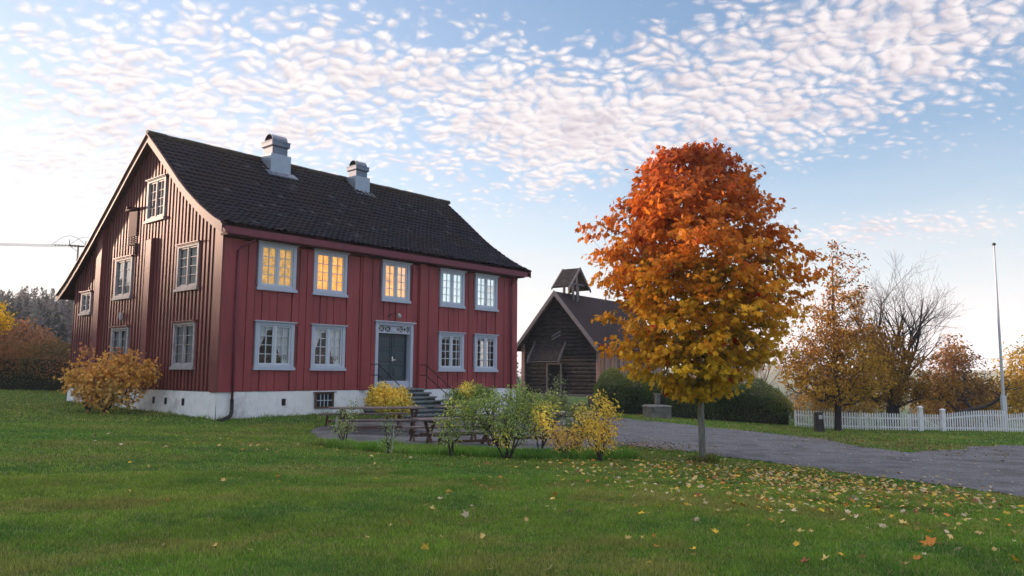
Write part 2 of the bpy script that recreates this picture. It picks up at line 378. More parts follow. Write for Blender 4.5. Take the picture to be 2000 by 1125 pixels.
# soil and turf underneath everything, out to the horizon
rad = np.concatenate([np.linspace(.5, 60, 150), np.geomspace(61, 1150, 60)]); ang = np.linspace(0, 2 * np.pi, 241)
rr, aa = np.meshgrid(rad, ang); gx, gy = rr * np.sin(aa), rr * np.cos(aa); gz = H(gx, gy)
def ground_mat():
    m = bpy.data.materials.new('lawn_soil'); m.use_nodes = True; nt = m.node_tree; nt.nodes.clear(); t = NT(nt)
    pos = t.n('ShaderNodeNewGeometry').outputs['Position']
    a = t.mix(t.ss(.3, .7, t.noise(pos, .35, 4)), (.045, .105, .018), (.095, .145, .028))
    a = t.mix(t.ss(.55, .75, t.noise(pos, .9, 5, .7)), a, (.14, .135, .045))
    a = t.mix(t.m('MULTIPLY', t.noise(pos, 30, 4), .7), a, (.03, .06, .014))
    p = t.n('ShaderNodeBsdfPrincipled'); t.put(p.inputs['Base Color'], a); p.inputs['Roughness'].default_value = .95; p.inputs['Specular IOR Level'].default_value = .1
    b = t.n('ShaderNodeBump'); b.inputs['Distance'].default_value = .03; t.put(b.inputs['Height'], t.noise(pos, 25, 5, .7)); nt.links.new(b.outputs[0], p.inputs['Normal'])
    nt.links.new(p.outputs[0], t.n('ShaderNodeOutputMaterial').inputs[0]); return m
M['soil'] = ground_mat()
sheet('ground', gx, gy, gz, M['soil'])
# gravel road and yard
def gravel_mat():
    m = bpy.data.materials.new('blue_grey_gravel'); m.use_nodes = True; nt = m.node_tree; nt.nodes.clear(); t = NT(nt)
    pos = t.n('ShaderNodeNewGeometry').outputs['Position']
    vo = t.n('ShaderNodeTexVoronoi'); t.put(vo.inputs[0], pos); vo.inputs['Scale'].default_value = 38
    c = t.mix(t.ss(.2, .8, t.xyz(vo.outputs['Color'])[0]), (.074, .075, .082), (.185, .187, .198))
    c = t.mix(t.ss(.42, .66, t.noise(pos, 1.1, 6, .68)), c, (.074, .072, .078))
    c = t.mix(t.m('MULTIPLY', t.ss(.52, .68, t.noise(pos, .33, 4, .6)), .6), c, (.16, .165, .19))
    c = t.mix(t.m('MULTIPLY', t.ss(.50, .66, t.noise(pos, .8, 6, .75)), .55), c, (.085, .075, .07))
    c = t.mix(t.ss(.60, .72, t.noise(pos, 2.2, 5, .7)), c, (.06, .055, .05))
    p = t.n('ShaderNodeBsdfPrincipled'); t.put(p.inputs['Base Color'], c); p.inputs['Roughness'].default_value = .9; p.inputs['Specular IOR Level'].default_value = .25
    b = t.n('ShaderNodeBump'); b.inputs['Distance'].default_value = .015; t.put(b.inputs['Height'], t.m('ADD', vo.outputs['Distance'], t.noise(pos, 5, 4))); nt.links.new(b.outputs[0], p.inputs['Normal'])
    nt.links.new(p.outputs[0], t.n('ShaderNodeOutputMaterial').inputs[0]); return m
M['gravel'] = gravel_mat()
gx, gy = grid(np.arange(-8, 26, .14), np.arange(2, 42, .14)); jx = (vnoise(gx * 3, gy * 3, 3) - .5) * .5
dr = d_poly(gx, gy, ROAD) + jx
sheet('gravel_road', gx, gy, H(gx, gy) + .006 + np.clip(-dr, 0, .4) * .06, M['gravel'], mask=dr < 0)
# dry leaf mould at the corner of the yard, strewn over the gravel
# ------------------------------------------------------------ grass
def grass(name, n, xr, yr, h0, h1, w0, keep, cols, label, seed, polar=False):
    r = np.random.default_rng(seed)
    if polar:
        d = r.uniform(0, 1, n) ** .9 * (yr[1] - yr[0]) + yr[0]; a = r.uniform(xr[0], xr[1], n); x, y = d * np.sin(a), d * np.cos(a)
    else: x = r.uniform(*xr, n); y = r.uniform(*yr, n)
    k = keep(x, y, r); x, y = x[k], y[k]; n = len(x); d = np.hypot(x, y)
    tuft = vnoise(x * 5, y * 5, 11) * .6 + vnoise(x * 17, y * 17, 12) * .4
    h = r.uniform(h0, h1, n) * (.45 + 1.2 * tuft ** 1.5); w = w0 * (.7 + .6 * r.random(n)) * np.clip(d / 8, .8, 5)
    z = H(x, y); a = r.uniform(0, 6.283, n); le = r.uniform(.15, .8, n) * h; la = r.uniform(0, 6.283, n)
    B = np.stack([x, y, z], 1); dx = np.stack([np.cos(a), np.sin(a), np.zeros(n)], 1) * (w / 2)[:, None]
    tip = B + np.stack([np.cos(la) * le, np.sin(la) * le, h], 1)
    V = np.stack([B - dx, B + dx, tip], 1).reshape(-1, 3); F = np.arange(3 * n).reshape(-1, 3)
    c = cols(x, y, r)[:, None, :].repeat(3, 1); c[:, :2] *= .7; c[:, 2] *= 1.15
    return tag(np_mesh(name, V, F, M['blade'], cols=c.reshape(-1, 3)), label, 'grass', None, 'stuff')
def gcols(x, y, r):
    n = len(x); a = vnoise(x * .8, y * .8, 21); b = vnoise(x * 1.3, y * 1.7, 22) * .5 + vnoise(x * 4.5, y * 5, 25) * .3 + vnoise(x * 12, y * 13, 26) * .25 - .02; q = r.random(n)
    g1 = np.array((.145, .295, .030)); g2 = np.array((.225, .33, .038)); g3 = np.array((.38, .30, .085)); g4 = np.array((.080, .200, .034))
    c = g1 + (g2 - g1) * np.clip(a * 1.3 - .1, 0, 1)[:, None]; c = c + (g4 - c) * (np.clip((.42 - b) * 4, 0, 1) * .8)[:, None]
    c = c + (g3 - c) * (np.clip((b - .56) * 5, 0, 1) * .55)[:, None]
    far = sm(20, 38, np.hypot(x, y)) * sm(-6, -16, x); c = c + (np.array((.26, .30, .06)) - c) * (far * .6)[:, None]
    dead = q < .10; c[dead] = np.array((.44, .36, .17)); return c * (r.uniform(.5, 1.5, n) * (.90 + .24 * vnoise(x * 2.6, y * 3.1, 77)))[:, None]
def off_house(x, y):
    u = (x + 9.697) * .6599 + (y - 26) * .7513; v = -(x + 9.697) * .7513 + (y - 26) * .6599
    return ~((u > -.05) & (u < 15.1) & (v > -.05) & (v < 13))
def keep_lawn(x, y, r):
    dr = d_poly(x, y, ROAD); e = dr + (vnoise(x * 3, y * 3, 3) - .5) * .5 + r.normal(0, .12, len(x))
    return (e > 0) & off_house(x, y)
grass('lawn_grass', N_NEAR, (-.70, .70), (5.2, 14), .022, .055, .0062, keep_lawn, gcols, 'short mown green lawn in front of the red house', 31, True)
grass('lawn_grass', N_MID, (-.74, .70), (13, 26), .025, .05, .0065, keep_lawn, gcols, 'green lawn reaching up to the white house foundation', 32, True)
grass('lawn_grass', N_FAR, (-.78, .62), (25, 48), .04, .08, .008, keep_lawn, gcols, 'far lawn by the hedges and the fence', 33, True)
# uncut strip in which the shrubs stand, in front of the gravel yard
STRIP = np.array([(-5.0, 19.3), (-4.2, 20.15), (-2.9, 19.7), (-1.2, 19.25), (.8, 19.2), (1.9, 19.5), (2.9, 19.8), (3.0, 18.4), (1.9, 17.7), (.0, 17.55), (-1.4, 17.75), (-2.8, 18.0), (-4.1, 18.7)])
grass('grass_verge', 90000, (-5.2, 3.2), (17.3, 20.4), .10, .20, .008, lambda x, y, r: (d_poly(x, y, STRIP) + r.normal(0, .05, len(x)) < 0),
      lambda x, y, r: gcols(x, y, r) * np.array((.75, 1.0, .9)), 'strip of longer uncut grass under the row of shrubs', 34)
# tufts along the foot of the whitewashed foundation
def keep_foot(x, y, r):
    u = (x + 9.697) * .6599 + (y - 26) * .7513; v = -(x + 9.697) * .7513 + (y - 26) * .6599
    return ((v < -.02) & (v > -.28) & (u > -.3) & (u < 5.9)) | ((u < -.02) & (u > -.28) & (v > 0) & (v < 13))
grass('wall_foot_grass', 60000, (-20, -2), (25, 36), .06, .17, .007, keep_foot, lambda x, y, r: gcols(x, y, r) * .8, 'ragged longer grass along the foot of the house', 35)

# ------------------------------------------------------------ leaf templates and scatter
def leaf_template(kind):
    if kind == 'maple':
        an = [0, 24, 52, 84, 120, 162]; ra = [1.0, .52, .90, .50, .68, .34]
        an = an + [360 - q for q in an[:0:-1]]; ra = ra + ra[:0:-1]
        P = [(0, 0, 0)] + [(r_ * math.sin(R(a_)), r_ * math.cos(R(a_)), -.22 * r_ * r_ + (.06 if i % 2 else 0)) for i, (a_, r_) in enumerate(zip(an, ra))]
        n = len(an); F = [(0, 1 + (i + 1) % n, 1 + i) for i in range(n)]
        return np.array(P), np.array(F)
    if kind == 'oval':
        P = [(0, -.5, 0), (.34, -.05, -.10), (.22, .45, -.12), (0, .85, -.2), (-.22, .45, -.12), (-.34, -.05, -.10), (0, .15, .02)]
        F = [(0, 1, 6), (1, 2, 6), (2, 3, 6), (3, 4, 6), (4, 5, 6), (5, 0, 6)]; return np.array(P), np.array(F)
    P = [(0, -.5, 0), (.35, .1, .0), (0, .8, -.15), (-.35, .1, .0)]; F = [(0, 1, 2), (0, 2, 3)]
    return np.array(P), np.array(F)
def leaves(name, P, size, cols, kind, parent, r, up=.6, m=None, out=None, flat=False):
    """scatter leaves at P (n,3); each gets a direction (hanging outwards) and colour"""
    n = len(P); tv, tf = leaf_template(kind)
    a = r.uniform(0, 6.283, n); o = np.stack([np.cos(a), np.sin(a), r.uniform(-1.1, .2, n)], 1)
    if out is not None: o[:, :2] = o[:, :2] * .55 + out[:, :2]
    nrm = np.stack([r.normal(0, .55, n), r.normal(0, .55, n), np.full(n, up) + r.normal(0, .3, n)], 1)
    if out is not None: nrm += out * .5
    if flat: nrm = np.stack([r.normal(0, .4, n), r.normal(0, .4, n), np.ones(n)], 1); o[:, 2] = 0
    nrm /= np.linalg.norm(nrm, axis=1)[:, None] + 1e-9
    y = o - (o * nrm).sum(1)[:, None] * nrm; y /= np.linalg.norm(y, axis=1)[:, None] + 1e-9; x = np.cross(y, nrm)
    s = (size * r.uniform(.65, 1.25, n))[:, None, None]
    V = P[:, None, :] + s * (tv[None, :, 0:1] * x[:, None] + tv[None, :, 1:2] * y[:, None] + tv[None, :, 2:3] * nrm[:, None])
    F = (tf[None] + (np.arange(n) * len(tv))[:, None, None]).reshape(-1, 3)
    return np_mesh(name, V.reshape(-1, 3), F, m or M['leaf'], parent, cols=np.repeat(cols, len(tv), 0))
def frustums(A, B, ra, rb, n):
    d = B - A; L = np.linalg.norm(d, axis=1)[:, None] + 1e-9; d = d / L
    ref = np.where(np.abs(d[:, 2:3]) < .9, np.array([[0, 0, 1.]]), np.array([[1., 0, 0]])); a = np.cross(d, ref); a /= np.linalg.norm(a, axis=1)[:, None] + 1e-9; b = np.cross(d, a)
    t = np.arange(n) * 2 * np.pi / n; ring = a[:, None] * np.cos(t)[None, :, None] + b[:, None] * np.sin(t)[None, :, None]
    V = np.concatenate([A[:, None] + ring * ra[:, None, None], B[:, None] + ring * rb[:, None, None]], 1)
    j = np.arange(n); k = (j + 1) % n; q = np.stack([j, k, k + n, j + n], 1)
    F = (q[None] + (np.arange(len(A)) * 2 * n)[:, None, None]).reshape(-1, 4); return V.reshape(-1, 3), F
def grow(trunk, targets, r, step=.22, upcost=1.2, rtip=.004, rtrunk=None, power=2.3, lift=.12):
    """join every target to the nearest node of the growing tree; radii follow what each node carries"""
    pos = [np.array(p, float) for p in trunk]; par = [-1] + list(range(len(trunk) - 1))
    T_ = np.array(targets, float); tr = np.array(trunk, float)
    base = np.array([np.min(np.linalg.norm(tr - t, axis=1)) for t in T_]); order = np.argsort(base)
    A = np.zeros((len(trunk) + len(T_) * 40, 3)); A[:len(pos)] = pos; cntn = len(pos); ends = []
    for i in order:
        t = T_[i]; D = t - A[:cntn]; h = np.hypot(D[:, 0], D[:, 1]); cost = np.sqrt((D ** 2).sum(1)) + np.clip(h * .45 - D[:, 2], 0, None) * upcost
        k = int(np.argmin(cost)); a = A[k].copy(); L = np.linalg.norm(t - a); m_ = max(1, int(L / step)); prev = k
        for s_ in range(1, m_ + 1):
            f = s_ / m_; p = a + (t - a) * f; p[2] -= lift * L * math.sin(math.pi * f) * .5; p += r.normal(0, .012 * L / m_ + .004, 3) * (f < 1)
            if cntn >= len(A): break
            A[cntn] = p; par.append(prev); prev = cntn; cntn += 1
        ends.append(prev)
    par = np.array(par); load = np.zeros(cntn); 
    kids = np.zeros(cntn, int)
    for i in range(1, cntn): kids[par[i]] += 1
    load[kids == 0] = 1
    for i in range(cntn - 1, 0, -1): load[par[i]] += load[i]
    rad_ = rtip * np.maximum(load, 1) ** (1 / power)
    if rtrunk: rad_ *= 1; s_ = rtrunk / rad_[0]; w_ = np.clip(np.log(rad_ / rtip) / np.log(rad_[0] / rtip), 0, 1); rad_ = rad_ * s_ ** w_
    return A[:cntn], par, rad_, np.array(ends)
def branch_mesh(name, A, par, rad_, m, parent, thr=(.02, .007)):
    i = np.arange(1, len(A)); a, b = A[par[i]], A[i]; ra = np.minimum(rad_[par[i]], rad_[i] * 1.35); rb = rad_[i]
    Vs = []; Fs = []; o = 0
    for lo, hi, n in ((thr[0], 9, 8), (thr[1], thr[0], 5), (0, thr[1], 3)):
        k = (rb >= lo) & (rb < hi)
        if k.any(): v, f = frustums(a[k], b[k], ra[k], rb[k], n); Vs.append(v); Fs.append(f + o); o += len(v)
    return np_mesh(name, np.concatenate(Vs), np.concatenate(Fs), m, parent, smooth=True)
def ramp(f, stops, cs):
    cs = np.array(cs); return np.stack([np.interp(f, stops, cs[:, k]) for k in range(3)], 1)

# ------------------------------------------------------------ the red house
TH = R(48.707); O = np.array([-9.6972, 26, .953])
U = np.array([math.cos(TH), math.sin(TH), 0]); V_ = np.array([-math.sin(TH), math.cos(TH), 0]); ZZ = np.array([0, 0, 1.])
HL, HW = 14.96, 12.83
fac = lambda a, z, d: O + U * a - V_ * d + ZZ * z          # street front: a along, z up, d outwards
gab = lambda a, z, d: O + V_ * a - U * d + ZZ * z          # near gable
fgab = lambda a, z, d: O + U * (HL + d) + V_ * a + ZZ * z  # far gable
rearw = lambda a, z, d: O + U * a + V_ * (HW + d) + ZZ * z
RP = [(-.44, 5.55), (.1, 5.78), (.6, 6.05), (1.1, 6.33), (1.6, 6.65), (2.1, 6.98), (2.7, 7.42), (3.28, 7.90), (4.0, 8.50), (4.65, 9.02), (5.6, 9.77), (6.44, 9.18), (7.3, 8.57), (8.38, 7.76), (9.53, 6.92), (10.72, 6.05), (11.98, 5.19), (13.04, 4.52), (14.03, 4.0)]
rv = np.array([p[0] for p in RP]); rz = np.array([p[1] for p in RP]); zroof = lambda v: float(np.interp(v, rv, rz))
house = thing('red_house', tuple(O - ZZ * .9), 'two-storey red board-clad house with dark tiled roof and whitewashed foundation', 'house')

def holes_sheet(mb, a0, a1, top, holes, d, z0=0):
    """wall sheet split into strips round its window openings"""
    cuts = sorted({a0, a1} | {h[0] for h in holes} | {h[1] for h in holes} | set(np.arange(a0, a1, .7).round(3)))
    for x, y in zip(cuts[:-1], cuts[1:]):
        m_ = (x + y) / 2; sp = [(h[2], h[3]) for h in holes if h[0] < m_ < h[1]]; z = z0
        for lo, hi in sorted(sp):
            mb.hexa([(x, z, d - .06), (y, z, d - .06), (y, z, d), (x, z, d), (x, lo, d - .06), (y, lo, d - .06), (y, lo, d), (x, lo, d)]); z = hi
        ta, tb = top(x), top(y)
        mb.hexa([(x, z, d - .06), (y, z, d - .06), (y, z, d), (x, z, d), (x, ta, d - .06), (y, tb, d - .06), (y, tb, d), (x, ta, d)])
def cladding(mb, a0, a1, top, holes, spacing, bw, proud, thick_under, z0=0, jit=.006):
    """under-boards wall sheet plus over-boards, each board cut round the windows"""
    a = a0; k = 0
    while a < a1 - .02:
        w = min(bw, a1 - a) * random.uniform(.96, 1.04); x, y = a, min(a + w, a1); p = proud + random.uniform(-jit, jit) + (thick_under if k % 2 else 0)
        segs = [(z0 - random.uniform(0, .012), None)]
        for h in sorted([h for h in holes if h[0] < y - .005 and h[1] > x + .005], key=lambda h: h[2]):
            segs[-1] = (segs[-1][0], h[2]); segs.append((h[3], None))
        for lo, hi in segs:
            t0, t1 = (top(x), top(y)) if hi is None else (hi, hi)
            if max(t0, t1) < lo + .02: continue
            e = .006
            mb.hexa([(x, lo, .0), (y, lo, .0), (y - e, lo, p), (x + e, lo, p), (x, t0, .0), (y, t1, .0), (y - e, t1, p), (x + e, t0, p)])
        a += spacing * random.uniform(.97, 1.03); k += 1
ZS, ZT, ZU, ZV = .80, 2.39, 3.57, 5.17
FW = [(1.28, 2.80, ZU, ZV), (3.55, 5.05, ZU, ZV), (6.78, 8.22, ZU, 5.12), (9.96, 11.43, ZU, ZV - .05), (12.13, 13.6, ZU, ZV - .05),
      (1.28, 2.82, ZS, ZT), (3.55, 5.05, ZS, ZT), (9.93, 11.44, ZS, ZT), (12.12, 13.6, ZS, ZT)]
DOOR = (6.5, 8.46, .05, 2.66)
GW = [(1.58, 3.18, ZU, ZV), (6.95, 8.52, ZU, ZV), (1.58, 3.18, ZS, ZT), (6.95, 8.52, ZS, ZT), (10.82, 11.9, 3.1, 4.02), (4.40, 5.95, 6.40, 8.0)]
ins = lambda hs, k=.09: [(h[0] + k, h[1] - k, h[2] + k, h[3] - k) for h in hs]
FH = ins(FW) + [(DOOR[0] + .1, DOOR[1] - .1, DOOR[2] - .2, DOOR[3] - .08)]; GH = ins(GW)
ftop = lambda a: 5.22; gtop = lambda v: zroof(v) - .16
mb = MB(fac); holes_sheet(mb, 0, HL, ftop, FH, -.02); w_ = mb
mb.fn = gab; holes_sheet(mb, 0, HW, lambda v: zroof(v) - .16, GH, -.02)
FGW = [(1.58, 3.18, ZS, ZT), (1.58, 3.18, ZU, ZV)]
mb.fn = fgab; holes_sheet(mb, 0, HW, lambda v: zroof(v) - .16, ins(FGW), .0)
mb.fn = rearw; holes_sheet(mb, 0, HL, lambda a: 4.3, [], .0)
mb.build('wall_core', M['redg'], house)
mb = MB(fac)                                      # floors and inner walls: rooms behind the windows
for z in (.0, 2.72): mb.box(.1, HL - .1, z, z + .12, -HW + .1, -.1)
mb.box(.1, HL - .1, 5.3, 5.4, -HW + .1, -.1); mb.box(5.9, 6.1, .0, 5.3, -HW + .2, -.1); mb.box(8.8, 9.0, .0, 5.3, -3.2, -.1); mb.box(.1, 5.9, 0, 5.3, -5.3, -5.1); mb.box(.1, 8.9, 5.41, 9, -6.6, -6.4)
mb.build('inner_floor', M['dark'], house)
mb = MB(fac); cladding(mb, .62, HL - .28, ftop, FH, .300, .286, .022, .020); mb.build('front_cladding', M['red'], house)
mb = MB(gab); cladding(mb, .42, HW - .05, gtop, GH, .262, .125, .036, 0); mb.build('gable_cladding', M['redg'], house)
for a, b, p in ((5.80, 6.06, .10), (8.76, 9.10, .12), (.0, .60, .07), (HL - .30, HL + .05, .07)): mb = MB(fac); mb.box(a, b, -.025, 5.22, 0, p); mb.build('post_cover', M['red'], house, bevel=.008)
for a, b, t in ((5.12, 5.58, 5.72), (9.72, 10.25, 6.6)): mb = MB(gab); mb.hexa([(a, -.03, 0), (b, -.03, 0), (b, -.03, .17), (a, -.03, .17), (a, t, 0), (b, t, 0), (b, t - .08, .17), (a, t - .08, .17)]); mb.build('post_cover', M['redg'], house, bevel=.008)
mb = MB(gab); mb.box(-.07, .40, -.03, 5.60, 0, .07); mb.build('corner_board', M['redg'], house, bevel=.008)
mb = MB(fac)                                      # frieze and eaves box under the roof on the front
mb.box(-.1, HL + .2, 5.20, 5.28, -.05, .40); mb.box(0, HL, 5.14, 5.20, .0, .10)
mb.build('eaves_soffit', M['soffit'], house)
mb = MB(fac); mb.box(-.22, HL + .36, 5.24, 5.47, .405, .445); mb.build('eaves_fascia', M['trimred'], house, bevel=.006)
mb = MB(fac); pr = [(-.22, 5.0), (HL + .3, 5.0)]
# whitewashed foundation
gz_ = lambda p: float(H(p[0], p[1]))
mb = MB()
for i, (fn, L0) in enumerate(((fac, HL), (gab, HW), (fgab, HW), (rearw, HL))):
    n = 60; P0 = [fn(a, -.0, .012) for a in np.linspace(-.0, L0, n + 1)]
    vs = []; fs = []; zs = np.linspace(-.02, -1.35, 9)
    for k, a in enumerate(np.linspace(-.03, L0 + .03, n + 1)):
        for j, z in enumerate(zs):
            out = .02 + .05 * (j / 8) + .018 * (vnoise(np.array([a * 2.3 + i * 9]), np.array([z * 3.]), 5)[0] - .5)
            vs.append(tuple(fn(a, z, out)))
    for k in range(n):
        for j in range(8): q = k * 9 + j; fs.append((q, q + 1, q + 10, q + 9))
    mb.add(vs, fs)
fo = mb.build('foundation', M['lime'], house, smooth=True)
for fn_, a in ((fac, 2.42), (gab, 2.15), (gab, 3.45), (gab, 4.4)): mb = MB(fn_); mb.box(a, a + .15, -.52, -.28, .0, .056); mb.build('foundation_vent', M['dark'], fo)
mb = MB(fac); mb.box(3.78, 4.58, -.62, -.12, .03, .062); bw = mb.build('basement_window', M['dark'], house)
mb = MB(fac)
for a, b in ((3.76, 3.84), (4.52, 4.60)): mb.box(a, b, -.64, -.12, .06, .095)
mb.box(3.76, 4.6, -.66, -.60, .058, .10); mb.box(3.76, 4.6, -.14, -.09, .058, .10); mb.box(3.70, 4.66, -.088, -.06, .05, .16); mb.build('frame', M['woodleg'], bw)
mb = MB(fac)
for a in (4.02, 4.18, 4.34): mb.box(a - .012, a + .012, -.6, -.14, .062, .08)
mb.box(3.84, 4.52, -.385, -.36, .062, .082); mb.build('muntin', M['frame2'], bw)

glow1 = glow_mat('orange_glow_curtain', (.46, .20, .05), (.84, .38, .09), .42, 6.0, (1, 1, .8)); glow2 = glow_mat('pale_glow_curtain', (.46, .58, .60), (.72, .80, .80), .32, 3.5, (1, 1, .06))  # window glow, and pale daylight on drawn curtains, painted in as emission
glowdim = glow_mat('orange_glow_curtain_dim', (.28, .18, .07), (.70, .38, .11), .26, 6.0)
def window(fn, a0, a1, z0, z1, style, parent=house, cols=2, rows=4, tw=.13, trim='frame', label=None, sashes=2):
    g = MB(fn); d0, d1 = -.03, .075                 # casing
    g.box(a0, a0 + tw, z0, z1, d0, d1); g.box(a1 - tw, a1, z0, z1, d0, d1); g.box(a0 + tw, a1 - tw, z1 - tw * .9, z1, d0, d1); g.box(a0 + tw, a1 - tw, z0, z0 + tw * .8, d0, d1)
    w = g.build('window', M[trim], parent, bevel=.006); tag(w, label)
    g = MB(fn); g.box(a0 - .07, a1 + .07, z1 + .002, z1 + .035, -.01, .15); g.box(a0 - .03, a1 + .03, z1 - .03, z1, d1 + .001, .11); g.build('drip_cap', M['trimred'] if style == 'gable' else M[trim], w)
    g = MB(fn); g.box(a0 - .05, a1 + .05, z0 - .085, z0 - .002, -.01, .125); g.box(a0 - .02, a1 + .02, z0, z0 + .03, d1 + .001, .11); g.build('sill', M['redg'] if style == 'gable' and 0 else M[trim], w, bevel=.004)
    x0, x1, y0, y1 = a0 + tw, a1 - tw, z0 + tw * .8, z1 - tw * .9
    g = MB(fn); mid = (x0 + x1) / 2; ss_ = [(x0, mid - .03), (mid + .03, x1)] if sashes == 2 else [(x0, x1)]
    if sashes == 2: g.box(mid - .03, mid + .03, y0, y1, -.02, .055)
    for p, q in ss_:
        f = .058; g.box(p, p + f, y0, y1, -.015, .035); g.box(q - f, q, y0, y1, -.015, .035); g.box(p + f, q - f, y0, y0 + f, -.015, .035); g.box(p + f, q - f, y1 - f, y1, -.015, .035)
        for i in range(1, cols): c = p + f + (q - p - 2 * f) * i / cols; g.box(c - .013, c + .013, y0 + f, y1 - f, -.010, .030)
        for i in range(1, rows): c = y0 + f + (y1 - y0 - 2 * f) * i / rows; g.box(p + f, q - f, c - .012, c + .012, -.008, .026)
    g.build('sash', M['frameg' if trim == 'frameg' else 'frame2'], w)
    g = MB(fn); g.add([(x0, y0, -.005), (x1, y0, -.005), (x1, y1, -.005), (x0, y1, -.005)], [(0, 1, 2, 3)]); g.build('pane', M['glass'], w)
    # curtains hang a hand's width inside
    g = MB(fn); dc = -.055
    def drape(fa0, fa1, zt, zb, n=26, ph=0., amp=.014):
        vs = []; fs = []
        for i in range(n + 1):
            t = i / n
            for j in range(9):
                s = j / 8; L_, R_ = fa0(s), fa1(s); vs.append((L_ + (R_ - L_) * t, zt + (zb - zt) * s, dc + amp * math.sin(t * 24 + ph + s * 2)))
        for i in range(n):
            for j in range(8): q = i * 9 + j; fs.append((q, q + 1, q + 10, q + 9))
        g.add(vs, fs)
    Wd = x1 - x0
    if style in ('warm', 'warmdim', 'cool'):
        drape(lambda s: x0 - .05, lambda s: x1 + .05, y1 + .05, y0 - .05, 40); g.build('curtain', {'warm': glow1, 'warmdim': glowdim, 'cool': glow2}[style], w)
    elif style == 'tied':
        drape(lambda s: x0 - .03, lambda s: x0 + Wd * (.36 - .33 * min(1, s * 1.25)) + .03, y1 + .05, y0 + .25); drape(lambda s: x0 + Wd * (.47 + .20 * min(1, max(0, s * 1.4 - .25)) ** 1.2 + .10 * s), lambda s: x1 + .03, y1 + .05, y0 - .05, ph=1.)
        drape(lambda s: x0, lambda s: x1, y1 + .04, y1 - .16, ph=2.); g.build('curtain', M['curtain'], w)
    elif style in ('valance', 'through'):
        drape(lambda s: x0, lambda s: x1, y1 + .04, y1 - .17, ph=2.); 
        if style == 'through': pass
        else: drape(lambda s: x1 - .10, lambda s: x1 + .02, y1, y0)
        g.build('curtain', M['curtain'], w)
    elif style == 'gable':
        drape(lambda s: x0 - .02, lambda s: x0 + Wd * .45, y1 + .05, y0 - .02); drape(lambda s: x0 + Wd * .56, lambda s: x1, y1 + .05, y0 - .02, ph=1.); g.build('curtain', M['curtdim'], w)
    elif style == 'attic':
        drape(lambda s: x0 - .02, lambda s: x1, y1 + .05, y0 - .02); g.build('curtain', M['curtdim'], w)
    return w
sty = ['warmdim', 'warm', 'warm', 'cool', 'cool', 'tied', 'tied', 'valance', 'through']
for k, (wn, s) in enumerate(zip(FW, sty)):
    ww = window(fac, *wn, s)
    if s.startswith('warm'): ww['label'] = 'upper window with a glowing orange curtain'
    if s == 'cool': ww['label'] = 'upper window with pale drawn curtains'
    if s == 'tied':                                   # pot plants on the inner sill
        g = MB(fac); r_ = random.Random(k)
        for i in range(5):
            a = wn[0] + .3 + i * .23 + r_.uniform(-.03, .03); 
            for q in range(26): x = a + r_.gauss(0, .06); z = wn[2] + .36 + r_.gauss(0, .075); g.hexa([(x, z, -.05), (x + .03, z + .005, -.05), (x + .035, z + .03, -.06), (x, z + .03, -.055), (x, z, -.055), (x + .03, z, -.055), (x + .035, z + .035, -.065), (x, z + .035, -.06)])
        g.build('foliage', mat('pot_plant_leaves', (.05, .10, .03), .7, .5, 20, col2=(.35, .05, .06)), ww)
for wn, c in zip(GW[:4], (2, 2, 2, 2)): window(gab, *wn, 'gable', cols=1, tw=.12, trim='frameg')
window(gab, *GW[4], 'gable', cols=1, rows=3, tw=.12, trim='frameg'); window(gab, *GW[5], 'attic', cols=2, tw=.12, trim='frameg')
for wn in FGW: window(fgab, *wn, 'plain', tw=.12)
# front door
a0, a1, z0, z1 = DOOR
g = MB(fac); g.box(a0, a0 + .14, z0, z1, -.02, .085); g.box(a1 - .14, a1, z0, z1, -.02, .085); g.box(a0 + .14, a1 - .14, z1 - .13, z1, -.02, .085); g.box(a0 - .08, a1 + .08, z1 + .002, z1 + .05, -.02, .17); g.box(a0 - .03, a1 + .03, z1 - .04, z1, .086, .12)
g.box(a0 + .14, a1 - .14, 2.22, 2.28, -.12, .04); g.box(a0 + .14, a1 - .14, z0, .33, -.10, .03); g.box(a1 - .16, a1 - .14, .33, 2.22, -.22, .0); g.box(a0 + .14, a0 + .16, .33, 2.22, -.22, 0)
df = g.build('door_frame', M['frame'], house, bevel=.006)
g = MB(fac); tz0, tz1 = 2.28, z1 - .13; xa, xb = a0 + .16, a1 - .16; n = 5; cw = (xb - xa) / n
for i in range(n):
    if i == 2: g.box(xa + i * cw + .03, xa + (i + 1) * cw - .03, tz0 + .02, tz1 - .02, -.03, .0); continue
    p, q = xa + i * cw, xa + (i + 1) * cw; g.bar(fac(p, tz0, .01), fac(q, tz1, .01), .025, .02) if 0 else None
    for s_ in (0, 1):
        zA, zB = (tz0, tz1) if s_ else (tz1, tz0); t_ = .014
        g.hexa([(p, zA - t_, -.02), (q, zB - t_, -.02), (q, zB - t_, .0 + s_ * .004), (p, zA - t_, .0 + s_ * .004), (p, zA + t_, -.02), (q, zB + t_, -.02), (q, zB + t_, .0 + s_ * .004), (p, zA + t_, .0 + s_ * .004)])
for i in range(n + 1): g.box(xa + i * cw - .014, xa + i * cw + .014, tz0, tz1, -.03, .006)
g.build('transom_lattice', M['frame2'], df)
g = MB(fac); g.box(xa - .02, xb + .02, tz0, tz1, -.045, -.038); g.build('transom_pane', M['glass'], df)
m_ = (a0 + a1) / 2; dd = -.16
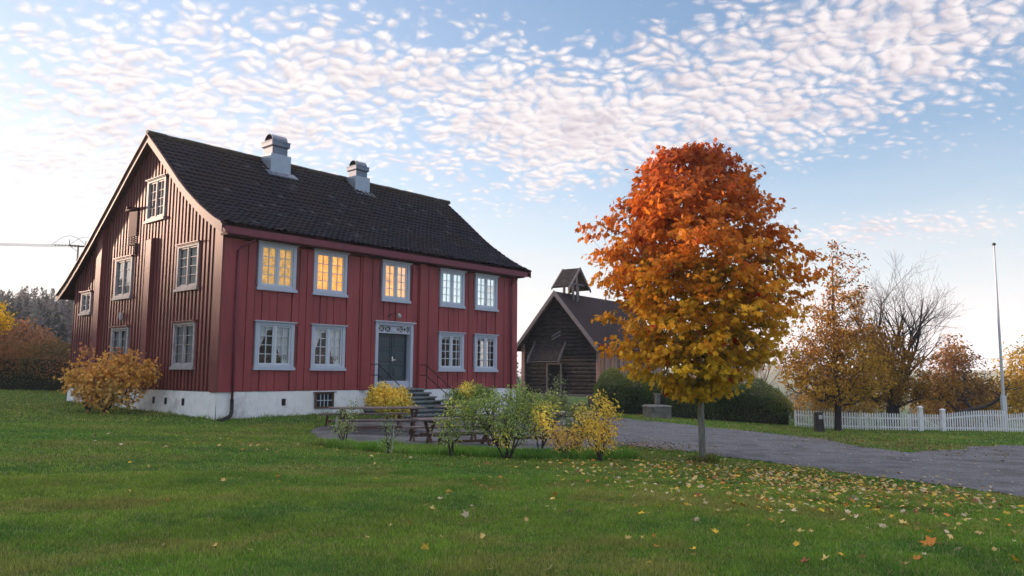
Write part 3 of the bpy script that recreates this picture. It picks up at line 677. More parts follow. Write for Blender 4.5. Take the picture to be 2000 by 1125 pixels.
for s_, (p, q) in enumerate(((a0 + .16, m_ - .004), (m_ + .004, a1 - .16))):
    g = MB(fac); g.box(p, q, .33, 2.21, dd - .05, dd)
    for k in range(3):
        zb = .45 + k * .60; g.box(p + .10, q - .10, zb, zb + .47, dd, dd + .012); g.box(p + .16, q - .16, zb + .06, zb + .41, dd + .012, dd + .03)
    for zz, hh in ((.34, .08), (.95, .07), (1.55, .07), (2.13, .07)): g.box(p + .01, q - .01, zz, zz + hh, dd, dd + .022)
    for xx in (p + .01, q - .08): g.box(xx, xx + .07, .425, 2.125, dd, dd + .0215)
    dl = g.build('door_leaf', M['door'], house, bevel=.006)
    if s_:
        g = MB(fac); g.box(p + .03, p + .075, 1.12, 1.30, dd + .02, dd + .035); g.box(p + .04, p + .18, 1.16, 1.18, dd + .06, dd + .08); g.box(p + .04, p + .065, 1.155, 1.185, dd + .03, dd + .08); g.build('door_handle', M['steel'], dl)
# lamp over the door
g = MB(); g.tube([fac(7.15, 2.92, .03), fac(7.2, 2.98, .16), fac(7.32, 3.02, .28), fac(7.42, 2.99, .33)], .014, 6); g.tube([fac(7.15, 2.92, 0), fac(7.15, 2.92, .05)], .045, 10)
lp = g.build('wall_lamp', M['iron'], house)
g = MB(); g.tube([fac(7.42, 3.02, .33), fac(7.45, 2.96, .34), fac(7.48, 2.84, .35)], [.03, .07, .085], 12); g.build('lamp_shade', M['palestone'], lp, smooth=True)
# small box lamp on the gable and hoist beam on a dark panel painted for its shadow
g = MB(gab); g.box(7.55, 7.72, 2.72, 2.95, .05, .14); g.box(7.58, 7.69, 2.66, 2.72, .06, .12); g.build('gable_lamp', M['palestone'], house)
g = MB(gab)
g.box(6.72, 7.46, 5.95, 7.0, .0, .075); g.box(6.68, 7.5, 7.0, 7.07, .0, .22)
g.box(7.02, 7.12, 7.02, 7.12, .0, .36); g.build('hoist_shade_panel', M['soffit'], house)
g = MB(gab); g.box(6.72, 7.42, 5.60, 5.64, .0, .10); g.box(6.72, 6.76, 5.2, 5.62, .0, .09)
for k in range(4): g.box(6.8, 7.38, 5.66 + k * .07, 5.69 + k * .07, .03, .08)
g.build('vent_louvre', M['soffit'], house)
# roof: boarding, bargeboards, tiles, ridge
RU0, RU1 = -.34, HL + .62
def roof_slab(mb, fnu, top_off, thick, u0, u1, prof=RP):
    for (va, za), (vb, zb) in zip(prof[:-1], prof[1:]):
        mb.hexa([tuple(O + U * u + V_ * v + ZZ * (z + o_)) for u, v, z, o_ in ((u0, va, za, top_off - thick), (u1, va, za, top_off - thick), (u1, vb, zb, top_off - thick), (u0, vb, zb, top_off - thick), (u0, va, za, top_off), (u1, va, za, top_off), (u1, vb, zb, top_off), (u0, vb, zb, top_off))])
g = MB(); roof_slab(g, None, -.06, .10, RU0 + .04, RU1 - .04); roof = g.build('roof', M['soffit'], house)
for u0, u1 in ((RU0, RU0 + .045), (RU1 - .045, RU1)):
    g = MB(); roof_slab(g, None, -.02, .30, u0, u1); g.build('bargeboard', M['rake'], roof)
    g = MB(); roof_slab(g, None, .035, .05, u0 - .05, u0 + .15) if u0 < 0 else roof_slab(g, None, .035, .05, u1 - .15, u1 + .05); g.build('verge_board', M['rake'], roof)
def tiles(v0, v1, name):
    fine = []                                        # arc-length samples down the slope
    vs_ = np.linspace(v0, v1, 400); zs_ = np.interp(vs_, rv, rz); s = np.concatenate([[0], np.cumsum(np.hypot(np.diff(vs_), np.diff(zs_)))]); L = s[-1]
    pitch = .325; rows = int(L / pitch) + 1; sv = []; off = []
    for k in range(rows):
        for f, o_ in ((0.0, .050), (.25, .040), (.6, .026), (.985, .010)): sv.append(min((k + f) * pitch, L)); off.append((o_, k, f))
    # s runs from the eave (0) up to the ridge: the lower end of each course stands proud
    vv = np.interp(sv, s, vs_); zz = np.interp(sv, s, zs_); tan = np.gradient(np.interp(np.array(sv) + .01, s, zs_)) ; 
    dz = np.interp(np.array(sv) + .02, s, zs_) - np.interp(np.array(sv) - .02, s, zs_); dv_ = np.interp(np.array(sv) + .02, s, vs_) - np.interp(np.array(sv) - .02, s, vs_)
    ln = np.hypot(dz, dv_) + 1e-9; nv, nz = -dz / ln * np.sign(dv_), np.abs(dv_) / ln
    us = np.arange(RU0 + .02, RU1 - .02, .245 / 6); r = np.random.default_rng(3); nt = int(len(us) / 6) + 2
    jit = r.normal(0, .007, (rows, nt)); jit2 = r.normal(0, .008, (rows, nt)); V = []
    ph = (np.arange(len(us)) % 6) / 6.
    wave = np.array([.000, .015, .028, .031, .018, .003])[np.arange(len(us)) % 6]
    tcol = r.uniform(.6, 1.5, (rows, nt)); light = r.random((rows, nt)) < .02; cols = []
    for (o_, k, f), v, z, a, b in zip(off, vv, zz, nv, nz):
        ti = (np.arange(len(us)) // 6); h = o_ + wave + jit[k, ti] + (jit2[k, ti] * (1 - f)); V.append(O + U * us[:, None] + V_ * (v + a * h)[:, None] + ZZ * (z + b * h + (vnoise(us, np.full(len(us), v), 8) * .03 - .015))[:, None])
        base = np.array((.0055, .0062, .0135)) * tcol[k, ti][:, None]; brown = vnoise(us * 2.2, np.full(len(us), v * 1.7), 14)[:, None]
        base = base + (np.array((.010, .0075, .010)) - base) * np.clip((brown - .52) * 4, 0, 1) * .7; base[light[k, ti]] = (.028, .030, .042)
        top_ = np.clip((z - 9.25) * 2.2, 0, 1); base = base + (np.array((.020, .017, .008)) - base) * top_ * .6; cols.append(base)
    V = np.array(V); ny, nx = V.shape[:2]; i = np.arange(ny * nx).reshape(ny, nx); F = np.stack([i[:-1, :-1], i[:-1, 1:], i[1:, 1:], i[1:, :-1]], -1).reshape(-1, 4)
    return np_mesh(name, V.reshape(-1, 3), F, M['tilec'], roof, cols=np.array(cols).reshape(-1, 3))
M['tilec'] = mat('clay_pantile', (1, 1, 1), .8, .25, 14, .006, 40, .12, attr=True)
tiles(-.50, 5.55, 'roof_tiles'); tiles(14.08, 5.65, 'roof_tiles')
g = MB(); r_ = random.Random(2)
u = RU0 - .02
while u < RU1:
    l = .36; z = zroof(5.6) + .03 + r_.uniform(-.012, .012); g.tube([O + U * u + V_ * 5.6 + ZZ * z, O + U * (u + l + .04) + V_ * 5.6 + ZZ * (z + .012)], [.115, .100], 10); u += l
g.build('ridge_tiles', M['ridge'], roof)
# gutter and downpipes
g = MB(); g.tube([fac(-.22, 5.44, .50), fac(HL + .55, 5.40, .50)], .05, 8); g.build('gutter', M['trimred'], house) if 0 else None
g = MB(); g.tube([fac(.95, 5.28, .42), fac(.93, 5.12, .38), fac(.55, 4.86, .12), fac(.48, 4.75, .11), fac(.48, 2.5, .11), fac(.48, -.27, .13)], .042, 10); g.build('downpipe', M['trimred'], house, smooth=True)
g = MB(); g.tube([fac(HL - .60, 5.28, .42), fac(HL - .58, 5.2, .38), fac(HL - .44, 4.9, .12), fac(HL - .44, 4.6, .11), fac(HL - .44, -.6, .12)], .042, 10); g.tube([fac(HL - .44, 4.75, .11), fac(HL - .15, 5.05, .10), fac(HL + .02, 5.12, .1)], .028, 8); g.build('downpipe', M['trimred'], house, smooth=True)
g = MB(); pts = [fac(.48, -.25, .13), fac(.48, -.45, .14), fac(.46, -.62, .18), fac(.36, -.78, .30), fac(.15, -.85, .45), fac(-.10, -.90, .58), fac(-.3, -.92, .7)]
P_ = []; rr_ = []
for a_, b_ in zip(pts[:-1], pts[1:]):
    for k in range(8): P_.append(a_ + (b_ - a_) * k / 8); rr_.append(.056 + .006 * (k % 2))
g.tube(P_, rr_, 12); g.build('drain_hose', M['black'], house)
# chimneys
def chimney(uc, vc, s, zb):
    fnc = lambda x, y, z: O + U * (uc + x * s) + V_ * (vc + y * s) + ZZ * (zb + z * s)
    g = MB(fnc); g.box(-.53, .53, -.50, .50, -.6, .70); c = g.build('chimney', M['metalw'], roof, bevel=.01)
    g = MB(fnc); z = zroof(vc - .5) - zb; g.hexa([(-.78, -.80, -.42), (.78, -.80, -.42), (.70, .3, .32), (-.70, .3, .32), (-.78, -.80, -.37), (.78, -.80, -.37), (.70, .3, .37), (-.70, .3, .37)]); g.build('flashing', M['metal'], c)
    g = MB(fnc); g.box(-.40, .40, -.38, .38, .70, 1.10); g.build('flue_casing', M['metal'], c, bevel=.008)
    g = MB(fnc); g.hexa([(-.41, -.39, 1.06), (.41, -.39, 1.06), (.41, .39, 1.06), (-.41, .39, 1.06), (-.48, -.46, 1.12), (.48, -.46, 1.12), (.48, .46, 1.12), (-.48, .46, 1.12)]); g.box(-.48, .48, -.46, .46, 1.12, 1.32); g.box(-.50, .50, -.48, .48, 1.32, 1.36); g.build('chimney_collar', M['metal'], c)
    n = 14; vs = []; fs = []
    for x in (-.40, .40):
        for r__ in (.36, .335):
            for k in range(n + 1): t = math.pi * k / n; vs.append((x, -math.cos(t) * r__, 1.36 + math.sin(t) * r__))
    q = n + 1
    for k in range(n): fs += [(k, k + 1, 2 * q + k + 1, 2 * q + k), (q + k, q + k + 1, 3 * q + k + 1, 3 * q + k), (k, k + 1, q + k + 1, q + k), (2 * q + k, 2 * q + k + 1, 3 * q + k + 1, 3 * q + k)]
    g = MB(fnc); g.add(vs, fs); g.build('chimney_hood', M['metal'], c)
    g = MB(fnc); g.box(-.30, .30, -.28, .28, 1.362, 1.40); g.build('flue_opening', M['dark'], c)
chimney(4.98, 5.18, .92, 9.30); chimney(9.42, 5.2, .80, 9.30)

# ------------------------------------------------------------ stone steps and handrails
st = thing('stone_steps', tuple(fac(7.5, -1, 1)), 'flight of grey slate steps leading up to the dark double door', 'steps')
NS = 7
for k in range(NS):
    z = .03 - k * .155; d1 = .55 + k * .31; g = MB(fac); r_ = random.Random(k + 40)
    n = 9; vs = []; x0, x1 = 6.25 - .05 * k, 8.78 + .03 * k
    for j in range(n + 1):
        a = x0 + (x1 - x0) * j / n; dd_ = d1 + r_.uniform(-.02, .02); vs.append((a, dd_, z - .062 + r_.uniform(-.008, .008), z + r_.uniform(-.005, .005)))
    for (a, da, za, zb), (b, db, zc_, zd) in zip(vs[:-1], vs[1:]):
        g.hexa([(a, za, .0), (b, zc_, .0), (b, zc_, db), (a, za, da), (a, zb, 0), (b, zd, 0), (b, zd, db), (a, zb, da)])
    s_ = g.build('step', M['slate'], st)
    g = MB(fac); g.box(x0 + .05, x1 - .05, z - .20, z - .06, .0, d1 - .07); g.build('riser', M['slatedk'], s_)
for sgn, a in ((-1, 6.35), (1, 8.85)):
    rl = thing('handrail', tuple(fac(a, -1, .5)), 'black iron handrail on the stone steps, %s' % ('on the side of the green bush' if sgn > 0 else 'on the side of the yellow bush'), 'handrail', 'handrails of the stone steps')
    g = MB()
    for dz in (0, -.42): g.tube([fac(a, .98 + dz, .03), fac(a, .98 + dz, .45), fac(a, .05 + dz * .9, 1.95), fac(a, .02 + dz * .9, 2.2)], .018, 6)
    g.build('rail', M['iron'], rl)
    for d_, zt, zb in ((.5, .92, .02), (2.1, .02, -.95)): g = MB(); g.tube([fac(a, zt, d_), fac(a, zb, d_)], .018, 6); g.build('post', M['iron'], rl)

# ------------------------------------------------------------ log storehouse with bell turret
CO = np.array([5.02, 46, .42]); C1 = np.array([.581, .814, 0]); C2 = np.array([-.814, .581, 0])
cg = lambda a, z, d: CO + C2 * a + ZZ * z - C1 * d          # gable front (a from its right corner)
cs = lambda a, z, d: CO + C1 * a + ZZ * z - C2 * d          # boarded long side
CW, CLn, CE, CR = 5.2, 9.0, 2.95, 6.0
ch = thing('log_storehouse', tuple(CO - ZZ * .8), 'small dark log building with a roofed bell turret beside the orange maple', 'storehouse')
ctop = lambda a: CE + (CR - CE) * (1 - abs(a - CW / 2) / (CW / 2))
g = MB(cg); r_ = random.Random(5); z = 0.0
while z < CR - .25:
    h = r_.uniform(.20, .27); m_ = z + h / 2
    if m_ < CE: x0, x1 = -.02 - r_.uniform(0, .02), CW + .02
    else:
        t = (m_ - CE) / (CR - CE); x0, x1 = CW / 2 * t, CW - CW / 2 * t
    gaps = [(x0, x1)]
    if .0 < m_ < 1.75: gaps = [(x0, 2.42), (3.45, x1)]
    for a, b in gaps:
        n = 10; pr_ = r_.uniform(-.015, .02)
        ring = [(-.0, -.12), (.035, -.04), (.05, .5), (.035, 1.04), (0, 1.12)]
        vs = []; fs = []
        for i in range(n + 1):
            x = a + (b - a) * i / n; w_ = r_.uniform(-.010, .010)
            for d, q in ((0.0, .02), (.05, .10), (.078, .35), (.078, .65), (.05, .90), (.0, .98)): vs.append((x, z + h * q + w_, d + pr_ + w_))
        for i in range(n):
            for j in range(5): q = i * 6 + j; fs.append((q, q + 1, q + 7, q + 6))
        g.add(vs, fs)
    z += h
g.build('log_wall', M['log'], ch, smooth=False)
g = MB(cg); g.box(0, CW, 0, CE, -.1, -.0); g.hexa([(0, CE, -.1), (CW, CE, -.1), (CW, CE, 0), (0, CE, 0), (CW / 2 - .01, CR, -.1), (CW / 2 + .01, CR, -.1), (CW / 2 + .01, CR, 0), (CW / 2 - .01, CR, 0)])
g.fn = cs; g.box(0.1, CLn, 0, CE, -.12, -.02); g.fn = lambda a, z, d: CO + C2 * (CW + d) + C1 * a + ZZ * z; g.box(0.1, CLn, 0, CE, -.12, 0)
g.fn = lambda a, z, d: CO + C1 * (CLn + d) + C2 * a + ZZ * z; g.box(0, CW, 0, CE, -.12, 0); g.hexa([(0, CE, -.12), (CW, CE, -.12), (CW, CE, 0), (0, CE, 0), (CW / 2 - .01, CR, -.12), (CW / 2 + .01, CR, -.12), (CW / 2 + .01, CR, 0), (CW / 2 - .01, CR, 0)])
g.build('wall_core', M['dark'], ch)
for a_, b_ in ((-.10, .02), (CW - .12, CW + .12)): g = MB(cg); g.box(a_, b_, -.05, CE + .05, -.2, .13); g.build('corner_board', M['board'], ch, bevel=.01)
g = MB(cs); cladding(g, .18, CLn, lambda a: CE + .05, [(1.25, 1.95, 1.25, 1.38), (4.3, 5.0, 1.25, 1.38)], .21, .185, .022, .014, 0, .008)
g.box(2.55, 2.75, 0, CE, 0, .16); g.build('side_boarding', M['board'], ch)
for a in (1.25, 4.3):
    g = MB(cs); g.box(a - .02, a + .72, 1.25, 1.38, -.05, .01); so_ = g.build('slot_opening', M['dark'], ch)
    g = MB(cs); g.box(a - .08, a + .78, 1.385, 1.43, 0, .10); g.box(a - .05, a + .75, 1.20, 1.24, 0, .08); g.build('slot_trim', M['log'], so_)
# door with herring-bone boards, frame and little roof, hatch above
g = MB(cg); 
for s_ in (-1, 1):
    for k in range(14):
        z = -.1 + k * .14; x0, x1 = (2.52, 2.93) if s_ < 0 else (2.94, 3.35); za, zb = (z + .38, z) if s_ < 0 else (z, z + .38)
        cl = lambda q: min(max(q, 0.0), 1.72)
        if cl(za) == cl(za + .12) and cl(zb) == cl(zb + .12): continue
        g.hexa([(x0, cl(za), -.02), (x1, cl(zb), -.02), (x1, cl(zb), .03 + (k % 2) * .012), (x0, cl(za), .03 + (k % 2) * .012), (x0, cl(za + .12), -.02), (x1, cl(zb + .12), -.02), (x1, cl(zb + .12), .03 + (k % 2) * .012), (x0, cl(za + .12), .03 + (k % 2) * .012)])
g.build('door', M['log'], ch)
g = MB(cg); g.box(2.38, 2.50, 0, 1.80, 0, .12); g.box(3.37, 3.49, 0, 1.80, 0, .12); g.box(2.38, 3.49, 1.74, 1.84, .0, .13); g.box(2.3, 3.6, -.08, .02, 0, .16); g.box(0, CW, -.14, -.0, -.1, .14); g.build('door_frame', M['greywood'], ch, bevel=.01)
g = MB(cg); z0_, z1_ = 1.95, 3.02
for k in range(14):
    a = 2.22 + k * .148; g.hexa([(a, z0_ , .80), (a + .09, z0_, .80), (a + .09, z1_, .02), (a, z1_, .02), (a, z0_ + .05, .83), (a + .09, z0_ + .05, .83), (a + .09, z1_ + .05, .06), (a, z1_ + .05, .06)])
g.hexa([(2.18, z0_ - .03, .79), (4.30, z0_ - .03, .79), (4.30, z1_ - .03, .0), (2.18, z1_ - .03, .0), (2.18, z0_ + .01, .79), (4.30, z0_ + .01, .79), (4.30, z1_ + .01, .0), (2.18, z1_ + .01, .0)])
cp = g.build('door_canopy', M['log'], ch)
g = MB(cg)
for a in (2.08, 4.32): g.hexa([(a, z0_ - .16, .90), (a + .05, z0_ - .16, .90), (a + .05, z1_ + .04, -.0), (a, z1_ + .04, -.0), (a, z0_ + .04, .94), (a + .05, z0_ + .04, .94), (a + .05, z1_ + .22, .04), (a, z1_ + .22, .04)])
g.box(2.13, 4.32, z0_ - .06, z0_ + .0, .83, .87); g.bar(cg(2.3, 1.9, .78), cg(2.3, 1.5, .05), .07, .07); g.bar(cg(4.2, 1.9, .78), cg(4.2, 1.5, .05), .07, .07); g.build('canopy_board', M['greywood'], cp)
g = MB(cg); g.box(2.42, 3.15, 3.12, 3.85, .04, .09); g.box(2.30, 3.32, 3.86, 3.91, .03, .16); g.box(2.36, 2.44, 3.1, 3.86, .05, .13); g.box(3.13, 3.21, 3.1, 3.86, .05, .13); g.build('hatch', M['log'], ch)
g = MB(cg)
for k in range(4): g.hexa([(2.46, 3.70 - k * .2 - .0, .09), (3.11, 3.30 - k * .2 + .1, .09), (3.11, 3.30 - k * .2 + .1, .11), (2.46, 3.70 - k * .2, .11), (2.46, 3.80 - k * .2, .09), (3.11, 3.4 - k * .2 + .1, .09), (3.11, 3.4 - k * .2 + .1, .11), (2.46, 3.80 - k * .2, .11)]) if 3.30 - k * .2 > 3.05 else None
g.build('hatch_brace', M['greywood'], ch)
# roof of the storehouse
def gable_roof(g, c, ax, wd, L0, L1, half, zr, ze, th):   # ax: ridge direction, wd: across
    for s_ in (-1, 1):
        p = lambda l, w, z: tuple(c + ax * l + wd * (w * s_) + ZZ * z)
        g.hexa([p(L0, 0, zr - th), p(L1, 0, zr - th), p(L1, half, ze - th), p(L0, half, ze - th), p(L0, 0, zr), p(L1, 0, zr), p(L1, half, ze), p(L0, half, ze)])
cc_ = CO + C2 * (CW / 2); hf = CW / 2 + .34; ez = CE - (CR - CE) / (CW / 2) * .34 + .12
g = MB(); gable_roof(g, cc_, C1, C2, -.55, CLn + .4, hf, CR + .15, ez + .03, .14); crf = g.build('roof', M['chroof'], ch)
g = MB(); gable_roof(g, cc_, C1, C2, -.66, -.56, hf + .04, CR + .20, ez + .06, .30); g.build('bargeboard', M['greywood'], crf)
g = MB(); gable_roof(g, cc_, C1, C2, -.55, -.50, hf - .05, CR - .02, ez - .16, .12); g.build('inner_bargeboard', M['log'], crf)
# bell turret
tc = cc_ + C1 * 1.35 - ZZ * .22; bt = MB()
for s1 in (-.32, .32):
    for s2 in (-.30, .30): p = tc + C2 * s1 + C1 * s2; bt.bar(p + ZZ * 5.5, p + ZZ * 7.0, .12, .12, up=tuple(C1))
bt.bar(tc + C2 * -.42 - C1 * .0 + ZZ * 5.75, tc + C2 * -.42 + ZZ * 7.75, .09, .09, up=tuple(C1))
for z in (6.95,):
    for s1 in (-.42, .32): bt.bar(tc + C2 * s1 - C1 * .9 + ZZ * z, tc + C2 * s1 + C1 * .9 + ZZ * z, .09, .11)
tu = bt.build('bell_turret', M['greywood'], ch)
g = MB(); gable_roof(g, tc, C2, C1, -.60, .58, 1.22, 7.92, 6.72, .07)
for k in range(9):
    for s_ in (-1, 1): l = -.55 + k * .135; g.bar(tc + C2 * l + C1 * (s_ * .02) + ZZ * 7.95, tc + C2 * l + C1 * (s_ * 1.22) + ZZ * 6.75, .07, .035, up=(0, 0, 1))
g.build('turret_roof', M['log'], tu)
g = MB(); gable_roof(g, tc, C2, C1, -.70, -.62, 1.30, 8.00, 6.68, .16); gable_roof(g, tc, C2, C1, .58, .64, 1.30, 8.00, 6.68, .14); g.build('turret_bargeboard', M['greywood'], tu)
g = MB(); g.lathe(tuple(tc + ZZ * 6.45), [(.20, 0), (.185, .05), (.13, .22), (.08, .33), (.02, .38)], 14); g.build('bell', M['iron'], tu, smooth=True)
# corner piers under the log frame
g = MB(); 
for a in (.25, 2.6, CW - .25):
    for d in (.2, 4, CLn - .3):
        g = MB(); p = CO + C2 * a + C1 * d; zb = gz_(p) - .1; g.fn = (lambda p: (lambda x, y, z: (p[0] + C2[0] * x + C1[0] * y, p[1] + C2[1] * x + C1[1] * y, z)))(p); g.box(-.22, .22, -.22, .22, zb, CO[2] - .12); g.build('stone_pier', M['stone'], ch)

# ------------------------------------------------------------ stone trough with post, number stone, planter
def at(x, y, dz=0): return np.array([x, y, gz_((x, y)) + dz])
p = at(7.35, 39.9); w = thing('stone_well', tuple(p), 'low square stone well block in front of the clipped hedge', 'well'); a_ = R(20)
wf = lambda x, y, z: (p[0] + x * math.cos(a_) - y * math.sin(a_), p[1] + x * math.sin(a_) + y * math.cos(a_), p[2] + z)
g = MB(wf); g.box(-.55, .55, -.5, .5, -.1, .56); g.build('stone_block', M['stone'], w, bevel=.04)
g = MB(wf); g.hexa([(-.62, -.55, .562), (.60, -.54, .562), (.60, .55, .562), (-.62, .55, .562), (-.50, -.46, .66), (.50, -.47, .64), (.48, .46, .66), (-.50, .46, .66)]); g.build('cap_stone', M['stone'], w, bevel=.02)
g = MB(wf); g.box(.05, .26, .1, .32, .64, 1.15); g.box(.0, .31, .05, .37, 1.15, 1.22); g.build('pillar', M['stone'], w, bevel=.01)
p = at(13.6, 35.0); w = thing('post_stone', tuple(p), 'dark upright stone marker with a small pale plate beside the fence', 'marker stone')
g = MB(lambda x, y, z: (p[0] + x, p[1] + y, p[2] + z)); g.hexa([(-.20, -.14, -.1), (.21, -.14, -.1), (.2, .14, -.1), (-.2, .14, -.1), (-.20, -.11, .88), (.15, -.11, .88), (.15, .11, .88), (-.20, .11, .88)]); g.build('stone', M['darkstone'], w, bevel=.03)
g = MB(lambda x, y, z: (p[0] + x, p[1] + y, p[2] + z)); g.hexa([(-.05, -.136, .58), (.11, -.136, .58), (.11, -.12, .58), (-.05, -.12, .58), (-.05, -.128, .76), (.11, -.128, .76), (.11, -.11, .76), (-.05, -.11, .76)]); g.build('plate', M['palestone'], w)
p = at(1.98, 31.0); g = MB(); g.lathe(tuple(p), [(.16, -.05), (.17, .05), (.10, .12), (.12, .26), (.22, .33), (.27, .40), (.31, .52), (.27, .54), (.2, .50)], 18)
tag(g.build('stone_urn', M['palestone'], None, smooth=True, loc=tuple(p)), 'pale stone bowl on a foot beyond the yellow shrubs', 'urn')

# ------------------------------------------------------------ picnic tables and cross-legged benches
def picnic_table(x, y, rot, L, wd, label, h=.75):
    p = at(x, y); c, s = math.cos(R(rot)), math.sin(R(rot)); fn = lambda a, b, z: (p[0] + a * c - b * s, p[1] + a * s + b * c, p[2] + z)
    t = thing('picnic_table', tuple(p), label, 'table', 'weathered tables on the gravel yard')
    g = MB(fn); n = 5; w_ = wd / n
    for i in range(n): g.box(-L / 2 + random.uniform(-.01, .01), L / 2, -wd / 2 + i * w_ + .004, -wd / 2 + (i + 1) * w_ - .004, h - .04, h + random.uniform(-.002, .002))
    g.build('tabletop', M['wood'], t)
    g = MB(fn); g.box(-L / 2 + .1, L / 2 - .1, -.04, .04, .30, .38); g.build('stretcher', M['woodleg'], t)
    for e in (-L / 2 + .34, L / 2 - .34):
        g = MB(); 
        g.bar(fn(e, -wd * .42, .0), fn(e, wd * .36, h - .05), .055, .10); g.build('leg', M['woodleg'], t)
        g = MB(); g.bar(fn(e + .06, wd * .42, .0), fn(e + .06, -wd * .36, h - .05), .055, .10); g.build('leg', M['woodleg'], t)
        g = MB(fn); g.box(e - .03, e + .08, -wd * .42, wd * .42, h - .10, h - .042); g.build('cleat', M['woodleg'], t)
    return t
def bench(x, y, rot, L, label, h=.46, wd=.30):
    p = at(x, y); c, s = math.cos(R(rot)), math.sin(R(rot)); fn = lambda a, b, z: (p[0] + a * c - b * s, p[1] + a * s + b * c, p[2] + z)
    t = thing('bench', tuple(p), label, 'bench', 'cross-legged benches on the gravel yard')
    g = MB(fn)
    for i in range(2): g.box(-L / 2, L / 2, -wd / 2 + i * wd / 2 + .003, i * wd / 2 - .003, h - .045, h + random.uniform(-.002, .002))
    g.build('seat', M['wood'], t)
    for e in (-L / 2 + .25, L / 2 - .25):
        for sg in (-1, 1): g = MB(); g.bar(fn(e + sg * .02, -sg * wd * .62, 0), fn(e + sg * .02, sg * wd * .40, h - .045), .04, .075); g.build('leg', M['woodleg'], t)
    g = MB(fn); g.box(-L / 2 + .2, L / 2 - .2, -.02, .02, .18, .25); g.build('stretcher', M['woodleg'], t)
    return t
TABLES = [(-1.45, 21.3, 24, 2.3, .95, 'weathered table nearest the lawn with crossed brown legs, behind the small rose shrub'),
          (-4.15, 24.6, 18, 2.9, .9, 'weathered table furthest left, in front of the yellow bush'),
          (-1.45, 27.3, 30, 2.3, .9, 'weathered table at the foot of the stone steps, partly behind the large green shrub'),
          (2.0, 26.0, 24, 2.2, .9, 'weathered table behind the yellow-leaved shrubs')]
for a in TABLES: picnic_table(*a)
BENCHES = [(-1.0, 20.35, 20, 2.2, 'bench on the lawn side of the nearest table'), (-1.9, 22.3, 22, 2.3, 'bench on the house side of the nearest table'),
           (-4.0, 23.6, 18, 2.6, 'bench on the lawn side of the leftmost table'), (-4.75, 25.5, 18, 2.8, 'bench between the leftmost table and the house'),
           (.25, 21.9, 12, 1.9, 'bench standing behind the stems of the large green shrub'), (1.9, 24.9, 24, 2.2, 'bench behind the low yellow shrub, beside the stone bowl')]
for a in BENCHES: bench(*a)

# ------------------------------------------------------------ fence, gate, flagpole
def fence_run(name, pts, h, label, arch=0, sp=.125, pw=.065, cat='fence', grp='white picket fence sections'):
    p0 = at(*pts[0]); t = thing(name, tuple(p0), label, cat, grp); g = MB(); rl = MB(); pm = MB(); r_ = random.Random(9)
    for (xa, ya), (xb, yb) in zip(pts[:-1], pts[1:]):
        L = math.hypot(xb - xa, yb - ya); n = max(1, int(L / sp)); d = np.array([(xb - xa) / L, (yb - ya) / L, 0]); nn = np.array([-d[1], d[0], 0])
        for i in range(n):
            f = (i + .5) / n; q = at(xa + (xb - xa) * f, ya + (yb - ya) * f); hh = h + arch * math.sin(math.pi / 2 * min(1, f * L / 3.)) + r_.uniform(-.01, .01)
            w_ = pw / 2; o = -.035; A = lambda s_, z, dd: tuple(q + d * s_ + nn * (dd) + ZZ * z)
            g.add([A(-w_, .05, o), A(w_, .05, o), A(w_, .05, o + .02), A(-w_, .05, o + .02), A(-w_, hh, o), A(w_, hh, o), A(w_, hh, o + .02), A(-w_, hh, o + .02), A(0, hh + .05, o), A(0, hh + .05, o + .02)],
                  [(0, 3, 2, 1), (0, 1, 5, 4), (1, 2, 6, 5), (2, 3, 7, 6), (3, 0, 4, 7), (4, 5, 8), (7, 9, 6), (5, 6, 9, 8), (4, 8, 9, 7)])
        m_ = 12
        for i in range(m_):
            fa, fb = i / m_, (i + 1) / m_; qa, qb = at(xa + (xb - xa) * fa, ya + (yb - ya) * fa), at(xa + (xb - xa) * fb, ya + (yb - ya) * fb)
            ar = lambda f: arch * math.sin(math.pi / 2 * min(1, f * L / 3.))
            for z, k_ in ((.18, 0), (h - .22, 1)): rl.bar(qa + ZZ * (z + k_ * ar(fa)) + nn * .01, qb + ZZ * (z + k_ * ar(fb)) + nn * .01, .035, .075)
        for i in range(int(L / 2.2) + 1): q = at(xa + (xb - xa) * i * 2.2 / L, ya + (yb - ya) * i * 2.2 / L); pm.bar(q - ZZ * .1 + nn * .07, q + ZZ * (h - .05) + nn * .07, .09, .09)
    g.build('picket_panel', M['white'], t); rl.build('rail', M['white'], t); pm.build('post', M['white'], t); return t
fence_run('picket_fence', [(14.55, 40.6), (15.6, 39.6), (20.45, 39.7)], .84, 'white picket fence from the hedge to the gate, behind the golden trees')
fence_run('picket_fence', [(21.72, 39.75), (25.0, 40.0), (31, 40.6)], .86, 'white picket fence right of the gate, rising in front of the flagpole', arch=.2)
gt = fence_run('picket_gate', [(20.62, 39.72), (21.55, 39.74)], .78, 'white picket gate with a slanting brace between two square posts', cat='gate', grp=None) if 0 else None
gp = at(20.62, 39.72); gt = thing('picket_gate', tuple(gp), 'white picket gate with a slanting brace between two square posts', 'gate')
g = MB(); 
for i in range(8): q = at(20.66 + i * .123, 39.72); g.bar(q + ZZ * .06, q + ZZ * .84, .065, .02, up=(0, 1, 0))
g.build('picket_panel', M['white'], gt); g = MB()
for z in (.18, .66): g.bar(at(20.6, 39.76, z), at(21.6, 39.76, z), .03, .07)
g.bar(at(20.62, 39.77, .66), at(21.56, 39.77, .18), .03, .06); g.build('gate_frame', M['white'], gt)
